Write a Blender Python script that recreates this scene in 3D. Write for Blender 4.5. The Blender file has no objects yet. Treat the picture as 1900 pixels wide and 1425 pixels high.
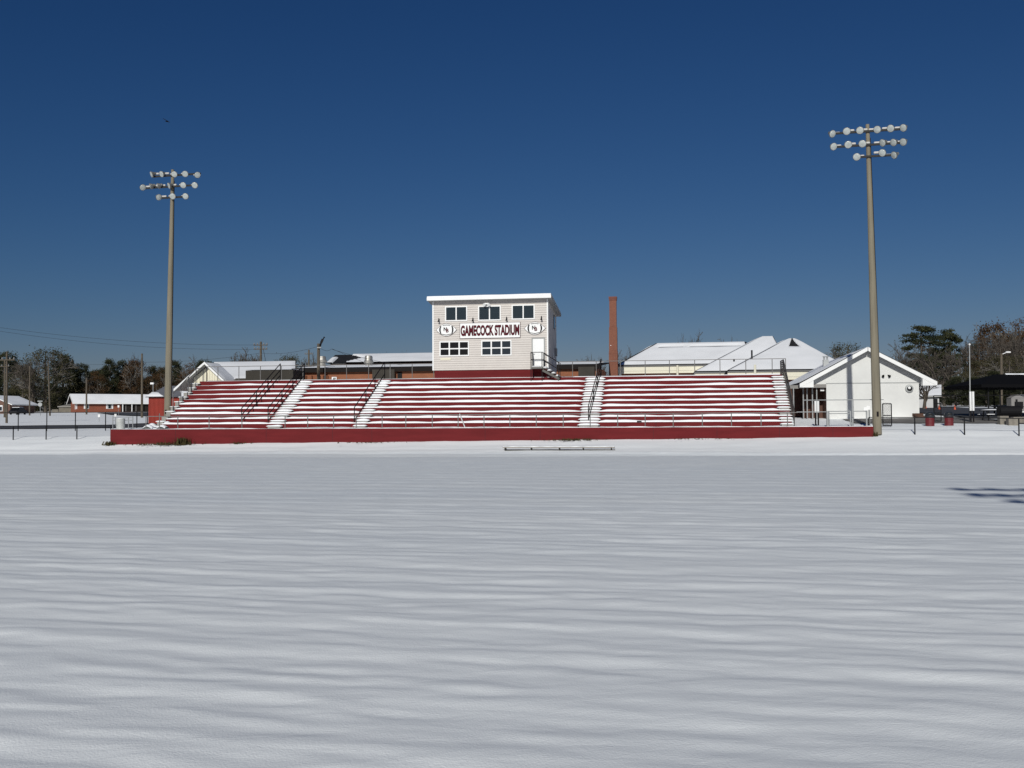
import bpy, math, random
import numpy as np
from mathutils import Vector, Matrix

R = math.radians
sc = bpy.context.scene
COL = sc.collection

# ------------------------------------------------------------------ camera
F, PW, PH = 1900.0, 1900.0, 1425.0          # focal length and photo size in photo pixels
EYE = 2.1
PITCH = math.atan((778.0 - 712.5) / F)
ROLL = R(-0.3)
cam_d = bpy.data.cameras.new("camera"); cam = bpy.data.objects.new("camera", cam_d); COL.objects.link(cam)
cam_d.sensor_width = 36.0; cam_d.lens = 36.0 * F / PW
cam_d.clip_start = 0.1; cam_d.clip_end = 6000
CM = Matrix.Translation((0, 0, EYE)) @ Matrix.Rotation(R(90) + PITCH, 4, 'X') @ Matrix.Rotation(ROLL, 4, 'Z')
cam.matrix_world = CM
sc.camera = cam

# ------------------------------------------------------------------ light
SUN_AZ, SUN_EL = R(12.8), R(27.0)           # light travels towards +Y and a little towards +X
w = bpy.data.worlds.new("World"); sc.world = w; w.use_nodes = True
nt = w.node_tree; bg = nt.nodes["Background"]
sky = nt.nodes.new("ShaderNodeTexSky"); sky.sky_type = 'NISHITA'; sky.sun_disc = False
sky.sun_elevation = SUN_EL; sky.sun_rotation = R(180) + SUN_AZ
SKYFIT = ((1.65, .66), (1.23, .465), (1.03, .545))
sky.air_density = 1.0; sky.dust_density = 0.3; sky.ozone_density = 3.0; sky.altitude = 100
bg.inputs["Strength"].default_value = 0.1
# a crisp, very clear winter sky: deepen each channel of the sky texture a little
lim = nt.nodes.new("ShaderNodeVectorMath"); lim.operation = 'SCALE'; lim.inputs["Scale"].default_value = 0.06
sep = nt.nodes.new("ShaderNodeSeparateColor"); cmb = nt.nodes.new("ShaderNodeCombineColor")
nt.links.new(sky.outputs["Color"], lim.inputs[0]); nt.links.new(lim.outputs["Vector"], sep.inputs["Color"])
for i, (pw, am) in enumerate(SKYFIT):
    mn = nt.nodes.new("ShaderNodeMath"); mn.operation = 'MINIMUM'; mn.inputs[1].default_value = 0.65
    p_ = nt.nodes.new("ShaderNodeMath"); p_.operation = 'POWER'; p_.inputs[1].default_value = pw
    q_ = nt.nodes.new("ShaderNodeMath"); q_.operation = 'MULTIPLY'; q_.inputs[1].default_value = am / 0.1
    nt.links.new(sep.outputs[i], mn.inputs[0]); nt.links.new(mn.outputs[0], p_.inputs[0]); nt.links.new(p_.outputs[0], q_.inputs[0]); nt.links.new(q_.outputs[0], cmb.inputs[i])
nt.links.new(cmb.outputs["Color"], bg.inputs["Color"])
sd = bpy.data.lights.new("sun", 'SUN'); sd.energy = 3.4; sd.angle = R(0.53); sd.color = (1.0, 0.98, 0.915)
sun = bpy.data.objects.new("sun", sd); COL.objects.link(sun)
LD = Vector((math.sin(SUN_AZ) * math.cos(SUN_EL), math.cos(SUN_AZ) * math.cos(SUN_EL), -math.sin(SUN_EL)))
sun.rotation_euler = LD.to_track_quat('-Z', 'Y').to_euler(); sun.location = (-20, -60, 60)
vs = sc.view_settings
vs.view_transform = 'Standard'; vs.look = 'None'; vs.gamma = 1; vs.exposure = 0.0
try: vs.use_curve_mapping = False
except Exception: pass

# ------------------------------------------------------------------ frames
TH = R(9.2)                                  # the stand, the school and the field house share this heading
U = Vector((math.cos(TH), -math.sin(TH), 0)); V = Vector((math.sin(TH), math.cos(TH), 0))
O = Vector((0, 66.0, 0))
def S(s, t, z): return O + U * s + V * t + Vector((0, 0, z))
def ray(px, py):
    d = CM.to_3x3() @ Vector(((px - PW / 2) / F, -(py - PH / 2) / F, -1.0)); return d
EYEV = Vector((0, 0, EYE))
def W(px, py, t):                            # the point of the sight line that lies t metres behind the wall front
    d = ray(px, py); k = (t - (EYEV - O).dot(V)) / d.dot(V); return EYEV + d * k
def A(px, py, Y):                            # ... that lies at world depth Y
    d = ray(px, py); return EYEV + d * (Y / d.y)
def st(p): q = p - O; return q.dot(U), q.dot(V)
def sx(px, t): return st(W(px, 770, t))[0]   # coordinate along the stand
def zz(px, py, t): return W(px, py, t).z

# ------------------------------------------------------------------ noise
def perlin(x, y, seed=0):
    x = np.asarray(x, float); y = np.asarray(y, float)
    xi = np.floor(x).astype(np.int64); yi = np.floor(y).astype(np.int64)
    xf = x - xi; yf = y - yi
    def h(a, b):
        n = (a * 374761393 + b * 668265263 + seed * 974711) & 0xffffffff
        n = ((n ^ (n >> 13)) * 1274126177) & 0xffffffff
        n = (n ^ (n >> 16)) & 0xffff
        return n / 65535.0 * 2 * math.pi
    def g(a, b, dx, dy):
        t = h(a, b); return np.cos(t) * dx + np.sin(t) * dy
    u = xf * xf * xf * (xf * (xf * 6 - 15) + 10); v = yf * yf * yf * (yf * (yf * 6 - 15) + 10)
    n00 = g(xi, yi, xf, yf); n10 = g(xi + 1, yi, xf - 1, yf)
    n01 = g(xi, yi + 1, xf, yf - 1); n11 = g(xi + 1, yi + 1, xf - 1, yf - 1)
    return (n00 * (1 - u) + n10 * u) * (1 - v) + (n01 * (1 - u) + n11 * u) * v
def pn(x, y, seed=0): return float(perlin(np.array([x]), np.array([y]), seed)[0])

# ------------------------------------------------------------------ terrain height
LT = np.array([-400, -2.4, -2.0, -1.2, 0, 3, 9, 20, 60, 130, 215, 600, 3000.])
LZ = np.array([0, 0, .10, .19, .48, 1.02, 1.22, 1.5, 2.35, 3.7, 4.9, 8, 20.])
RT = np.array([-400, -5.6, -5.2, -4.0, 0, 1.2, 3.5, 16, 50, 100, 200, 600, 3000.])
RZ = np.array([0, 0, .12, .24, .95, 1.25, 1.5, 2.1, 2.95, 3.75, 4.9, 8, 20.])
def ripple(x, y):
    a = 0.16 + 0.05 * perlin(x / 30, y / 30, 77)
    yy = y + x * 0.20 + .20 * perlin(x / 9, y / 5, 5)
    am = .75 + .55 * np.clip(.5 + 1.2 * perlin(x / 5, y / 3, 9), 0, 1)
    ph = 2 * math.pi * (yy / .46 + .60 * perlin(x / 2.2, yy / 1.3, 3) + .40 * perlin(x / .8, yy / .5, 8))
    p2 = 2 * math.pi * (yy / 1.25 + .55 * perlin(x / 6.0, yy / 3.0, 13) + .25 * perlin(x / 1.8, yy / 1.2, 14))
    r = .010 * perlin(x / 9, yy / 3.0, 1) + .0034 * am * (np.sin(ph) + .3 * np.sin(2 * ph + .8)) + .0078 * (np.sin(p2) + .35 * np.sin(2 * p2 + .6))
    r += .012 * am * perlin(x / .9, yy / .38, 4) + .0105 * am * perlin(x / .5, yy / .21, 6)
    return r
def gz(x, y, rip=True):
    x = np.asarray(x, float); y = np.asarray(y, float)
    s = x * U.x + (y - 66.0) * U.y; t = x * V.x + (y - 66.0) * V.y
    k = np.clip((s + 31) / 59.0, 0, 1)
    zl = np.interp(t, LT, LZ); zr = np.interp(t, RT, RZ)
    z = zl * (1 - k) + zr * k
    fl = np.clip((t + 3 + 3 * k) / -2.0, 0, 1)           # the playing field lies a little lower and is crowned along its middle
    z = z + np.clip((t + 2.4 + 3.2 * k) / -.30, 0, 1) * -.10 + .5 * np.clip(1 - ((y - 32) / 28.0) ** 2, 0, 1) * fl
    if rip:
        far = np.clip((t - 2) / 30.0, 0, 1)
        near = np.clip((t + 9) / 8.0, 0, 1)
        z = z + ripple(x, y) * (1 - .35 * near) * (1 - .75 * far) + near * (1 - far * .5) * .05 * perlin(x / 2.6, y / 1.6, 11)
    return z
def G(x, y, rip=True): return float(gz(np.array([x]), np.array([y]), rip)[0])
def base(px, Y):                             # ground point in the direction of a photo column, Y metres out
    p = A(px, 770, Y); return Vector((p.x, p.y, G(p.x, p.y)))

# ------------------------------------------------------------------ materials
MATS = {}
def M(name, col, rough=.7, var=0.0, scale=6.0, bump=0.0, bscale=30.0, metal=0.0, spec=.5, stretch=None, col2=None):
    if name in MATS: return MATS[name]
    m = bpy.data.materials.new(name); m.use_nodes = True; n = m.node_tree
    b = n.nodes["Principled BSDF"]
    b.inputs["Base Color"].default_value = (*col, 1); b.inputs["Roughness"].default_value = rough
    b.inputs["Metallic"].default_value = metal; b.inputs["Specular IOR Level"].default_value = spec
    if var or bump or col2:
        tc = n.nodes.new("ShaderNodeTexCoord"); src = tc.outputs["Object"]
        if stretch:
            mp = n.nodes.new("ShaderNodeMapping"); mp.inputs["Scale"].default_value = stretch
            n.links.new(src, mp.inputs["Vector"]); src = mp.outputs["Vector"]
        if var or col2:
            t = n.nodes.new("ShaderNodeTexNoise"); t.inputs["Scale"].default_value = scale; t.inputs["Detail"].default_value = 5
            n.links.new(src, t.inputs["Vector"])
            r = n.nodes.new("ShaderNodeValToRGB"); c2 = col2 or tuple(min(1, c * (1 + var)) for c in col)
            c1 = col if col2 else tuple(c * (1 - var) for c in col)
            r.color_ramp.elements[0].position = .34; r.color_ramp.elements[1].position = .66
            r.color_ramp.elements[0].color = (*c1, 1); r.color_ramp.elements[1].color = (*c2, 1)
            n.links.new(t.outputs["Fac"], r.inputs["Fac"]); n.links.new(r.outputs["Color"], b.inputs["Base Color"])
        if bump:
            t2 = n.nodes.new("ShaderNodeTexNoise"); t2.inputs["Scale"].default_value = bscale; t2.inputs["Detail"].default_value = 4
            n.links.new(src, t2.inputs["Vector"])
            bp = n.nodes.new("ShaderNodeBump"); bp.inputs["Strength"].default_value = bump; bp.inputs["Distance"].default_value = .03
            n.links.new(t2.outputs["Fac"], bp.inputs["Height"]); n.links.new(bp.outputs["Normal"], b.inputs["Normal"])
    MATS[name] = m
    return m
def brick_mat(name, c1, c2, mortar, scale):
    m = bpy.data.materials.new(name); m.use_nodes = True; n = m.node_tree; b = n.nodes["Principled BSDF"]
    tc = n.nodes.new("ShaderNodeTexCoord"); mp = n.nodes.new("ShaderNodeMapping")
    mp.inputs["Rotation"].default_value = (R(90), 0, 0)
    br = n.nodes.new("ShaderNodeTexBrick"); br.inputs["Scale"].default_value = scale
    for k, c in (("Color1", c1), ("Color2", c2), ("Mortar", mortar)): br.inputs[k].default_value = (*c, 1)
    br.inputs["Mortar Size"].default_value = .018; br.inputs["Brick Width"].default_value = .55
    no = n.nodes.new("ShaderNodeTexNoise"); no.inputs["Scale"].default_value = .8; no.inputs["Detail"].default_value = 6
    mx = n.nodes.new("ShaderNodeMixRGB"); mx.blend_type = 'MULTIPLY'; mx.inputs[0].default_value = .5
    rp = n.nodes.new("ShaderNodeValToRGB"); rp.color_ramp.elements[0].color = (.55, .5, .5, 1); rp.color_ramp.elements[1].color = (1.15, 1.1, 1.1, 1)
    n.links.new(tc.outputs["Object"], mp.inputs["Vector"]); n.links.new(mp.outputs["Vector"], br.inputs["Vector"])
    n.links.new(tc.outputs["Object"], no.inputs["Vector"]); n.links.new(no.outputs["Fac"], rp.inputs["Fac"])
    n.links.new(br.outputs["Color"], mx.inputs[1]); n.links.new(rp.outputs["Color"], mx.inputs[2])
    n.links.new(mx.outputs["Color"], b.inputs["Base Color"]); b.inputs["Roughness"].default_value = .9
    return m
SNOW = M("snow", (.87, .885, .90), .75, .03, .8, .35, 5, spec=.25)
ROOFSNOW = M("roof_snow", (.88, .89, .905), .75, .04, .35, .4, 1.6, spec=.25)
RED = M("maroon_paint", (.127, .0140, .0160), .8, .10, 1.6, .15, 8, spec=.15, stretch=(.35, .35, 2.6))
SIDING = M("vinyl_siding", (.56, .52, .485), .6, .03, 1.5, spec=.3)
WHITE = M("white_paint", (.78, .78, .77), .5, .03, 1.2)
BLOCK = M("painted_block", (.64, .64, .62), .7, .04, .9, .1, 10)
CREAM = M("cream_panel", (.68, .64, .50), .6, .04, .8)
TRIMY = M("cream_trim", (.70, .67, .54), .6)
DARK = M("black_metal", (.010, .010, .011), .6, spec=.15)
BLACKRAIL = M("black_rail_paint", (.010, .008, .009), .6, spec=.12)
GALV = M("galvanised_steel", (.33, .34, .34), .5, .1, 3, metal=.35)
CONC = M("concrete", (.30, .29, .27), .9, .12, 2.0, .2, 15)
POLE = M("pole_concrete", (.195, .172, .125), .8, .14, 1.6, .1, 12, stretch=(2, 2, .25))
GLASS = M("window_glass", (.018, .028, .034), .06, spec=.6)
BRICK = brick_mat("school_brick", (.30, .105, .045), (.25, .085, .038), (.23, .14, .09), 3.2)
BRICKH = brick_mat("house_brick", (.27, .075, .035), (.22, .06, .03), (.2, .11, .08), 3.2)
BRICKC = brick_mat("chimney_brick", (.225, .078, .042), (.18, .06, .036), (.20, .13, .10), 3.6)
SHINGLE = M("dark_shingle", (.020, .020, .022), .95, .25, 2.5, spec=.1)
DKPANEL = M("dark_metal_panel", (.050, .045, .038), .7, .12, .8, spec=.15)
BROWN = M("brown_panel", (.075, .028, .015), .7, .2, 1.0)
RUST = M("red_steel_siding", (.30, .028, .014), .55, .12, .8)
GREYROOF = M("grey_steel_roof", (.17, .17, .18), .5, .08, .8)
SOFFIT = M("soffit", (.33, .33, .32), .7)
WOOD = M("weathered_pole_wood", (.095, .077, .056), .9, .2, 4)
ASPH = M("asphalt", (.042, .044, .050), .9, .2, .25)
BARK = M("bark", (.085, .070, .055), .95, .25, 2.0)
TWIG = M("twigs", (.075, .062, .050), .95, .15, .6)
EVER = M("evergreen_leaves", (.010, .014, .007), .8, scale=.35, col2=(.042, .045, .020), spec=.2)
PINE = M("pine_needles", (.014, .020, .009), .8, scale=.5, col2=(.050, .052, .022), spec=.2)
RUSSET = M("russet_leaves", (.030, .017, .008), .85, scale=.4, col2=(.085, .047, .020), spec=.2)
OLIVE = M("olive_leaves", (.024, .024, .011), .85, scale=.4, col2=(.075, .066, .032), spec=.2)
WEED = M("dead_weeds", (.035, .025, .010), .9, scale=6, col2=(.07, .06, .022), spec=.2)
ALU = M("bench_aluminium", (.46, .45, .42), .5, .08, 2, metal=.3)
LENS = M("lamp_lens", (.50, .53, .51), .25, .14, 5, metal=.2)
ORANGE = M("orange_plastic", (.62, .10, .035), .6)
MAROON = M("barrel_maroon", (.13, .014, .018), .45, .12, 3)

# ------------------------------------------------------------------ building kit
def rootloc(o):
    l = Vector((0, 0, 0))
    while o is not None: l = l + o.location; o = o.parent
    return l
def tag(o, label=None, cat=None, group=None, kind=None):
    if label: o["label"] = label
    if cat: o["category"] = cat
    if group: o["group"] = group
    if kind: o["kind"] = kind
    return o
def thing(name, loc, label, cat, group=None):
    o = bpy.data.objects.new(name, None); o.empty_display_size = .3; COL.objects.link(o); o.location = loc
    return tag(o, label, cat, group)
def copy_tree(o, parent=None):
    c = o.copy(); COL.objects.link(c)
    if parent is not None: c.parent = parent
    for ch in list(o.children): copy_tree(ch, c)
    return c
def basis(d):
    d = d.normalized(); a = Vector((0, 0, 1)) if abs(d.z) < .9 else Vector((1, 0, 0))
    x = d.cross(a).normalized(); return x, d.cross(x).normalized(), d
class MB:
    def __init__(self): self.v = []; self.f = []
    def add(self, vs, fs):
        n = len(self.v); self.v += [Vector(p) for p in vs]; self.f += [tuple(i + n for i in f) for f in fs]; return self
    def hexa(self, p):                        # 4 bottom points, 4 top points
        return self.add(p, [(3, 2, 1, 0), (4, 5, 6, 7), (0, 1, 5, 4), (1, 2, 6, 5), (2, 3, 7, 6), (3, 0, 4, 7)])
    def sbox(self, s0, s1, t0, t1, z0, z1):
        return self.hexa([S(s0, t0, z0), S(s1, t0, z0), S(s1, t1, z0), S(s0, t1, z0), S(s0, t0, z1), S(s1, t0, z1), S(s1, t1, z1), S(s0, t1, z1)])
    def wbox(self, c, size, rz=0.0):
        c = Vector(c); hx, hy, hz = size[0] / 2, size[1] / 2, size[2] / 2; ca, sa = math.cos(rz), math.sin(rz)
        P = [c + Vector((x * ca - y * sa, x * sa + y * ca, z)) for z in (-hz, hz) for x, y in ((-hx, -hy), (hx, -hy), (hx, hy), (-hx, hy))]
        return self.hexa(P)
    def slab(self, poly, up):                 # polygon extruded by a vector
        n = len(poly); up = Vector(up); a = [Vector(p) for p in poly]; b = [p + up for p in a]
        return self.add(a + b, [tuple(range(n))[::-1], tuple(range(n, 2 * n))] + [(i, (i + 1) % n, n + (i + 1) % n, n + i) for i in range(n)])
    def bar(self, p, q, w_, h=None):
        p, q = Vector(p), Vector(q); h = h or w_; x, y, _ = basis(q - p)
        c = [x * sx_ * w_ / 2 + y * sy * h / 2 for sx_, sy in ((-1, -1), (1, -1), (1, 1), (-1, 1))]
        return self.hexa([p + k for k in c] + [q + k for k in c])
    def tube(self, pts, r, n=6, r2=None):
        pts = [Vector(p) for p in pts]; m = len(pts); vs_ = []; fs = []
        for i, p in enumerate(pts):
            d = pts[min(i + 1, m - 1)] - pts[max(i - 1, 0)]; x, y, _ = basis(d)
            rr = r if r2 is None else r + (r2 - r) * i / (m - 1)
            vs_ += [p + x * math.cos(a) * rr + y * math.sin(a) * rr for a in (2 * math.pi * k / n for k in range(n))]
        for i in range(m - 1):
            for k in range(n): fs.append((i * n + k, i * n + (k + 1) % n, (i + 1) * n + (k + 1) % n, (i + 1) * n + k))
        fs += [tuple(range(n))[::-1], tuple((m - 1) * n + k for k in range(n))]
        return self.add(vs_, fs)
    def lathe(self, c, axis, prof, n=14):     # prof: (offset along the axis, radius)
        c = Vector(c); x, y, d = basis(Vector(axis)); vs_ = []; fs = []
        for o, r in prof:
            vs_ += [c + d * o + x * math.cos(a) * r + y * math.sin(a) * r for a in (2 * math.pi * k / n for k in range(n))]
        for i in range(len(prof) - 1):
            for k in range(n): fs.append((i * n + k, i * n + (k + 1) % n, (i + 1) * n + (k + 1) % n, (i + 1) * n + k))
        fs += [tuple(range(n))[::-1], tuple((len(prof) - 1) * n + k for k in range(n))]
        return self.add(vs_, fs)
    def grid(self, rows):                     # rows of points, open sheet
        n = len(rows[0]); vs_ = [p for r_ in rows for p in r_]
        return self.add(vs_, [(i * n + k, i * n + k + 1, (i + 1) * n + k + 1, (i + 1) * n + k) for i in range(len(rows) - 1) for k in range(n - 1)])
    def build(self, name, mat, parent=None, org=None, smooth=False):
        me = bpy.data.meshes.new(name); o = bpy.data.objects.new(name, me); COL.objects.link(o)
        if parent is not None: off = rootloc(parent); o.parent = parent
        else: off = Vector(org) if org is not None else Vector((0, 0, 0)); o.location = off
        me.from_pydata([tuple(p - off) for p in self.v], [], self.f); me.materials.append(mat)
        import bmesh
        b = bmesh.new(); b.from_mesh(me); bmesh.ops.recalc_face_normals(b, faces=b.faces); b.to_mesh(me); b.free()
        if smooth: me.polygons.foreach_set("use_smooth", [True] * len(me.polygons))
        me.update(); return o
def npmesh(name, v, f, mat, parent=None, org=(0, 0, 0), smooth=False):   # v (n,3), f (m,k) numpy
    me = bpy.data.meshes.new(name); o = bpy.data.objects.new(name, me); COL.objects.link(o)
    if parent is not None: o.parent = parent
    o.location = org if parent is None else (0, 0, 0)
    k = f.shape[1]; me.vertices.add(len(v)); me.vertices.foreach_set("co", np.asarray(v, np.float32).ravel())
    me.loops.add(f.size); me.loops.foreach_set("vertex_index", f.astype(np.int32).ravel())
    me.polygons.add(len(f)); me.polygons.foreach_set("loop_start", np.arange(0, f.size, k, dtype=np.int32))
    me.materials.append(mat); me.update(calc_edges=True); me.validate()
    if smooth: me.polygons.foreach_set("use_smooth", [True] * len(f))
    return o

# ================================================================== GROUND
def lines(segs):
    out = []
    for a, b, d in segs:
        n = max(1, int(round((b - a) / d))); out += [a + (b - a) * i / n for i in range(n)]
    return out
ys = lines([(-1500, -200, 260), (-200, -20, 20), (-20, 4.5, 1.2)])
y = 4.5
while y < 56: ys.append(y); y += min(.16, max(.04, y * y / 2300 * .5))
ys += lines([(56, 74, .22), (74, 92, .6), (92, 130, 2), (130, 330, 8), (330, 900, 60), (900, 4000, 500)]) + [4000]
xs = lines([(-3000, -300, 450), (-300, -60, 24), (-60, -38, 2), (-38, -17, .3), (-17, 17, .11), (17, 38, .3), (38, 60, 2), (60, 300, 24), (300, 3000, 450)]) + [3000]
X, Yg = np.meshgrid(np.array(xs), np.array(ys)); Z = gz(X, Yg)
nx, ny = len(xs), len(ys)
vv = np.stack([X.ravel(), Yg.ravel(), Z.ravel()], 1)
i0 = (np.arange(ny - 1)[:, None] * nx + np.arange(nx - 1)[None, :]).ravel()
ff = np.stack([i0, i0 + 1, i0 + nx + 1, i0 + nx], 1)
def ground_mat():
    m = bpy.data.materials.new("ground_snow"); m.use_nodes = True; n = m.node_tree; b = n.nodes["Principled BSDF"]
    b.inputs["Roughness"].default_value = .8; b.inputs["Specular IOR Level"].default_value = .2
    tc = n.nodes.new("ShaderNodeTexCoord")
    # greyer playing field, whiter bank behind it: the slope's sunlit contrast put into the colour
    at = n.nodes.new("ShaderNodeAttribute"); at.attribute_name = "depth"
    no = n.nodes.new("ShaderNodeTexNoise"); no.inputs["Scale"].default_value = .22; no.inputs["Detail"].default_value = 6
    mp = n.nodes.new("ShaderNodeMapping"); mp.inputs["Scale"].default_value = (.35, 1.6, 1)
    n.links.new(tc.outputs["Object"], mp.inputs["Vector"]); n.links.new(mp.outputs["Vector"], no.inputs["Vector"])
    r1 = n.nodes.new("ShaderNodeValToRGB")
    r1.color_ramp.elements[0].position = .3; r1.color_ramp.elements[1].position = .7
    r1.color_ramp.elements[0].color = (.695, .73, .755, 1); r1.color_ramp.elements[1].color = (.735, .762, .772, 1)
    n.links.new(no.outputs["Fac"], r1.inputs["Fac"])
    mx = n.nodes.new("ShaderNodeMixRGB"); mx.inputs[2].default_value = (.88, .90, .905, 1)
    n.links.new(at.outputs["Fac"], mx.inputs[0])
    at2 = n.nodes.new("ShaderNodeAttribute"); at2.attribute_name = "near_bright"; mx0 = n.nodes.new("ShaderNodeMixRGB"); mx0.inputs[2].default_value = (.79, .815, .825, 1)  # paler near snow: brightness towards the viewer put into the colour
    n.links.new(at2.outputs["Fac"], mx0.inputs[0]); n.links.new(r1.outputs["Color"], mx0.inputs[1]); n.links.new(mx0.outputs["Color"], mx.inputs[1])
    n.links.new(mx.outputs["Color"], b.inputs["Base Color"])
    n1 = n.nodes.new("ShaderNodeTexNoise"); n1.inputs["Scale"].default_value = 3.2; n1.inputs["Detail"].default_value = 7; n1.inputs["Roughness"].default_value = .6; n1.inputs["Distortion"].default_value = .5
    mp2 = n.nodes.new("ShaderNodeMapping"); mp2.inputs["Scale"].default_value = (.7, 1.5, 1); mp2.inputs["Rotation"].default_value = (0, 0, R(4))
    n.links.new(tc.outputs["Object"], mp2.inputs["Vector"]); n.links.new(mp2.outputs["Vector"], n1.inputs["Vector"])
    bp = n.nodes.new("ShaderNodeBump"); bp.inputs["Strength"].default_value = .5; bp.inputs["Distance"].default_value = .018
    n2 = n.nodes.new("ShaderNodeTexNoise"); n2.inputs["Scale"].default_value = 60; n2.inputs["Detail"].default_value = 3
    n.links.new(tc.outputs["Object"], n2.inputs["Vector"])
    bp2 = n.nodes.new("ShaderNodeBump"); bp2.inputs["Strength"].default_value = .6; bp2.inputs["Distance"].default_value = .006
    n.links.new(n1.outputs["Fac"], bp.inputs["Height"]); n.links.new(n2.outputs["Fac"], bp2.inputs["Height"])
    n.links.new(bp.outputs["Normal"], bp2.inputs["Normal"]); n.links.new(bp2.outputs["Normal"], b.inputs["Normal"])
    return m
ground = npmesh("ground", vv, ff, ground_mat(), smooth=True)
sg = vv[:, 0] * U.x + (vv[:, 1] - 66) * U.y; tg = vv[:, 0] * V.x + (vv[:, 1] - 66) * V.y
edge = -2.4 - 3.2 * np.clip((sg + 31) / 59, 0, 1)
bank_white = np.clip((tg - edge + .15 * perlin(vv[:, 0] / 1.7, vv[:, 1] / 2, 21)) / .15, 0, 1)
ground.data.attributes.new("depth", 'FLOAT', 'POINT').data.foreach_set("value", bank_white.astype(np.float32))  # mask for the painted sunlit whitening of the bank
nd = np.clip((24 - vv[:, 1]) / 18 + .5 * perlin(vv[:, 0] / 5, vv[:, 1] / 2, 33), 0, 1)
ground.data.attributes.new("near_bright", 'FLOAT', 'POINT').data.foreach_set("value", nd.astype(np.float32))  # mask for the snow painted brighter towards the viewer
tag(ground, "snow covered ground of the football field and the bank behind it", "ground", kind="structure")

def sheet(name, rows, mat, lift, label, cat):  # rows of (x, y) laid on the terrain
    mb = MB(); mb.grid([[Vector((x, y_, G(x, y_, False) + lift)) for x, y_ in r_] for r_ in rows])
    return tag(mb.build(name, mat), label, cat, kind="structure")
def strip(pts, n=10):                          # widen a polyline of (near point, far point) columns
    rows = []
    for i in range(len(pts) - 1):
        (a, b), (c, d) = pts[i], pts[i + 1]
        for k in range(n):
            f = k / n; p = a.lerp(c, f); q = b.lerp(d, f)
            rows.append([tuple(p.lerp(q, j / 6).xy) for j in range(7)])
    a, b = pts[-1]; rows.append([tuple(a.lerp(b, j / 6).xy) for j in range(7)])
    return rows
sheet("road", strip([(base(-120, 93), base(-120, 103)), (base(60, 91), base(60, 101)), (base(200, 92), base(200, 103)), (base(300, 94), base(300, 112))]),
      ASPH, .06, "wet dark road running behind the black fences", "road")
sheet("driveway", strip([(base(180, 232), base(180, 236)), (base(205, 185), base(205, 236)), (base(240, 170), base(240, 238)), (base(290, 160), base(290, 240))]),
      ASPH, .12, "dark asphalt driveway in front of the brick ranch house", "driveway")
sheet("parking_lot", strip([(base(1700, 92), base(1700, 150)), (base(1740, 82), base(1740, 142)), (base(1800, 74), base(1800, 112)), (base(1980, 72), base(1980, 104))]),
      ASPH, .08, "dark asphalt parking lot beside the white block building", "parking lot")
CONCP = M("bare_path", (.16, .15, .14), .9, .25, .7)
sheet("path", strip([(S(22.6, 8.2, 0), S(22.6, 14.2, 0)), (S(31, 6.4, 0), S(31, 13.6, 0)), (S(36, 5.2, 0), S(36, 6.6, 0)), (S(60, 5.0, 0), S(60, 6.2, 0))]),
      CONCP, .05, "bare grey path in front of the white block building", "path")

# ================================================================== RETAINING WALL + GRANDSTAND
ZW = 1.55
SL, SR = sx(205, 0), sx(1620, 0)
rw = thing("retaining_wall", S(SL, 0, .4), "long low maroon painted wall along the front of the bleachers", "wall")
mb = MB(); mb.sbox(SL, SR, 0, .22, -.3, ZW); mb.build("wall_face", RED, rw)
JOINT = M("joint_dark", (.06, .01, .012), .9)  # dark colour of the expansion joints
for px in (326, 494, 617, 690, 900, 1002, 1212, 1330, 1446, 1545): s_ = sx(px, 0); MB().sbox(s_ - .012, s_ + .012, -.004, .05, .3, ZW - .01).build("joint", JOINT, rw)

mb = MB()
rows = []
for i in range(220):
    s_ = SL + .02 + (SR - SL - .04) * i / 219; h = max(0.004, .035 + .05 * pn(s_ / 2.2, .3, 31) + .03 * pn(s_ / .6, .3, 32))
    rows.append([S(s_, .0, ZW + .002), S(s_, .01, ZW + h * .8), S(s_, .11, ZW + h), S(s_, .21, ZW + .004)])
mb.grid(rows); mb.build("snow_cap", SNOW, rw, smooth=True)

gs = thing("grandstand", S((SL + SR) / 2, 2.6, 1.4), "maroon concrete bleachers in ten snow topped rows", "bleachers")
B0, B1 = sx(299, 2.6), sx(1469, 2.6)
T0, DT, Z1, DZ, NR = 2.6, .66, 1.87, .362, 10
TB = 11.0
# walkway
mb = MB(); mb.sbox(SL + .1, SR - .05, .225, TB, .2, ZW - .05); slab = mb.build("walkway", CONC, gs)
rows = []
for i in range(260):
    s_ = SL + .1 + (SR - SL - .2) * i / 259; r_ = []
    for j in range(9):
        t_ = .23 + 2.36 * j / 8; h = .035 + .09 * pn(s_ / 3.1, t_ / 1.0, 41) + .035 * pn(s_ / .8, t_ / .5, 42)
        h += .10 * max(0, (t_ - 1.6)) * (.5 + pn(s_ / 4.0, 1.1, 43))
        r_.append(S(s_, t_, ZW - .05 + min(h, .2)))
    rows.append(r_)
mb = MB(); mb.grid(rows); mb.build("snow_cover", SNOW, slab, smooth=True)
aisles = [(B0 - .50, B0 - .02), (sx(500, T0), sx(517, T0) + .22), (sx(660, T0), sx(677, T0) + .08), (sx(1075, T0), sx(1110, T0)), (B1 - .64, B1 + .02)]
def rowT(k): return T0 + DT * k
def rowZ(k): return Z1 + DZ * k
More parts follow.
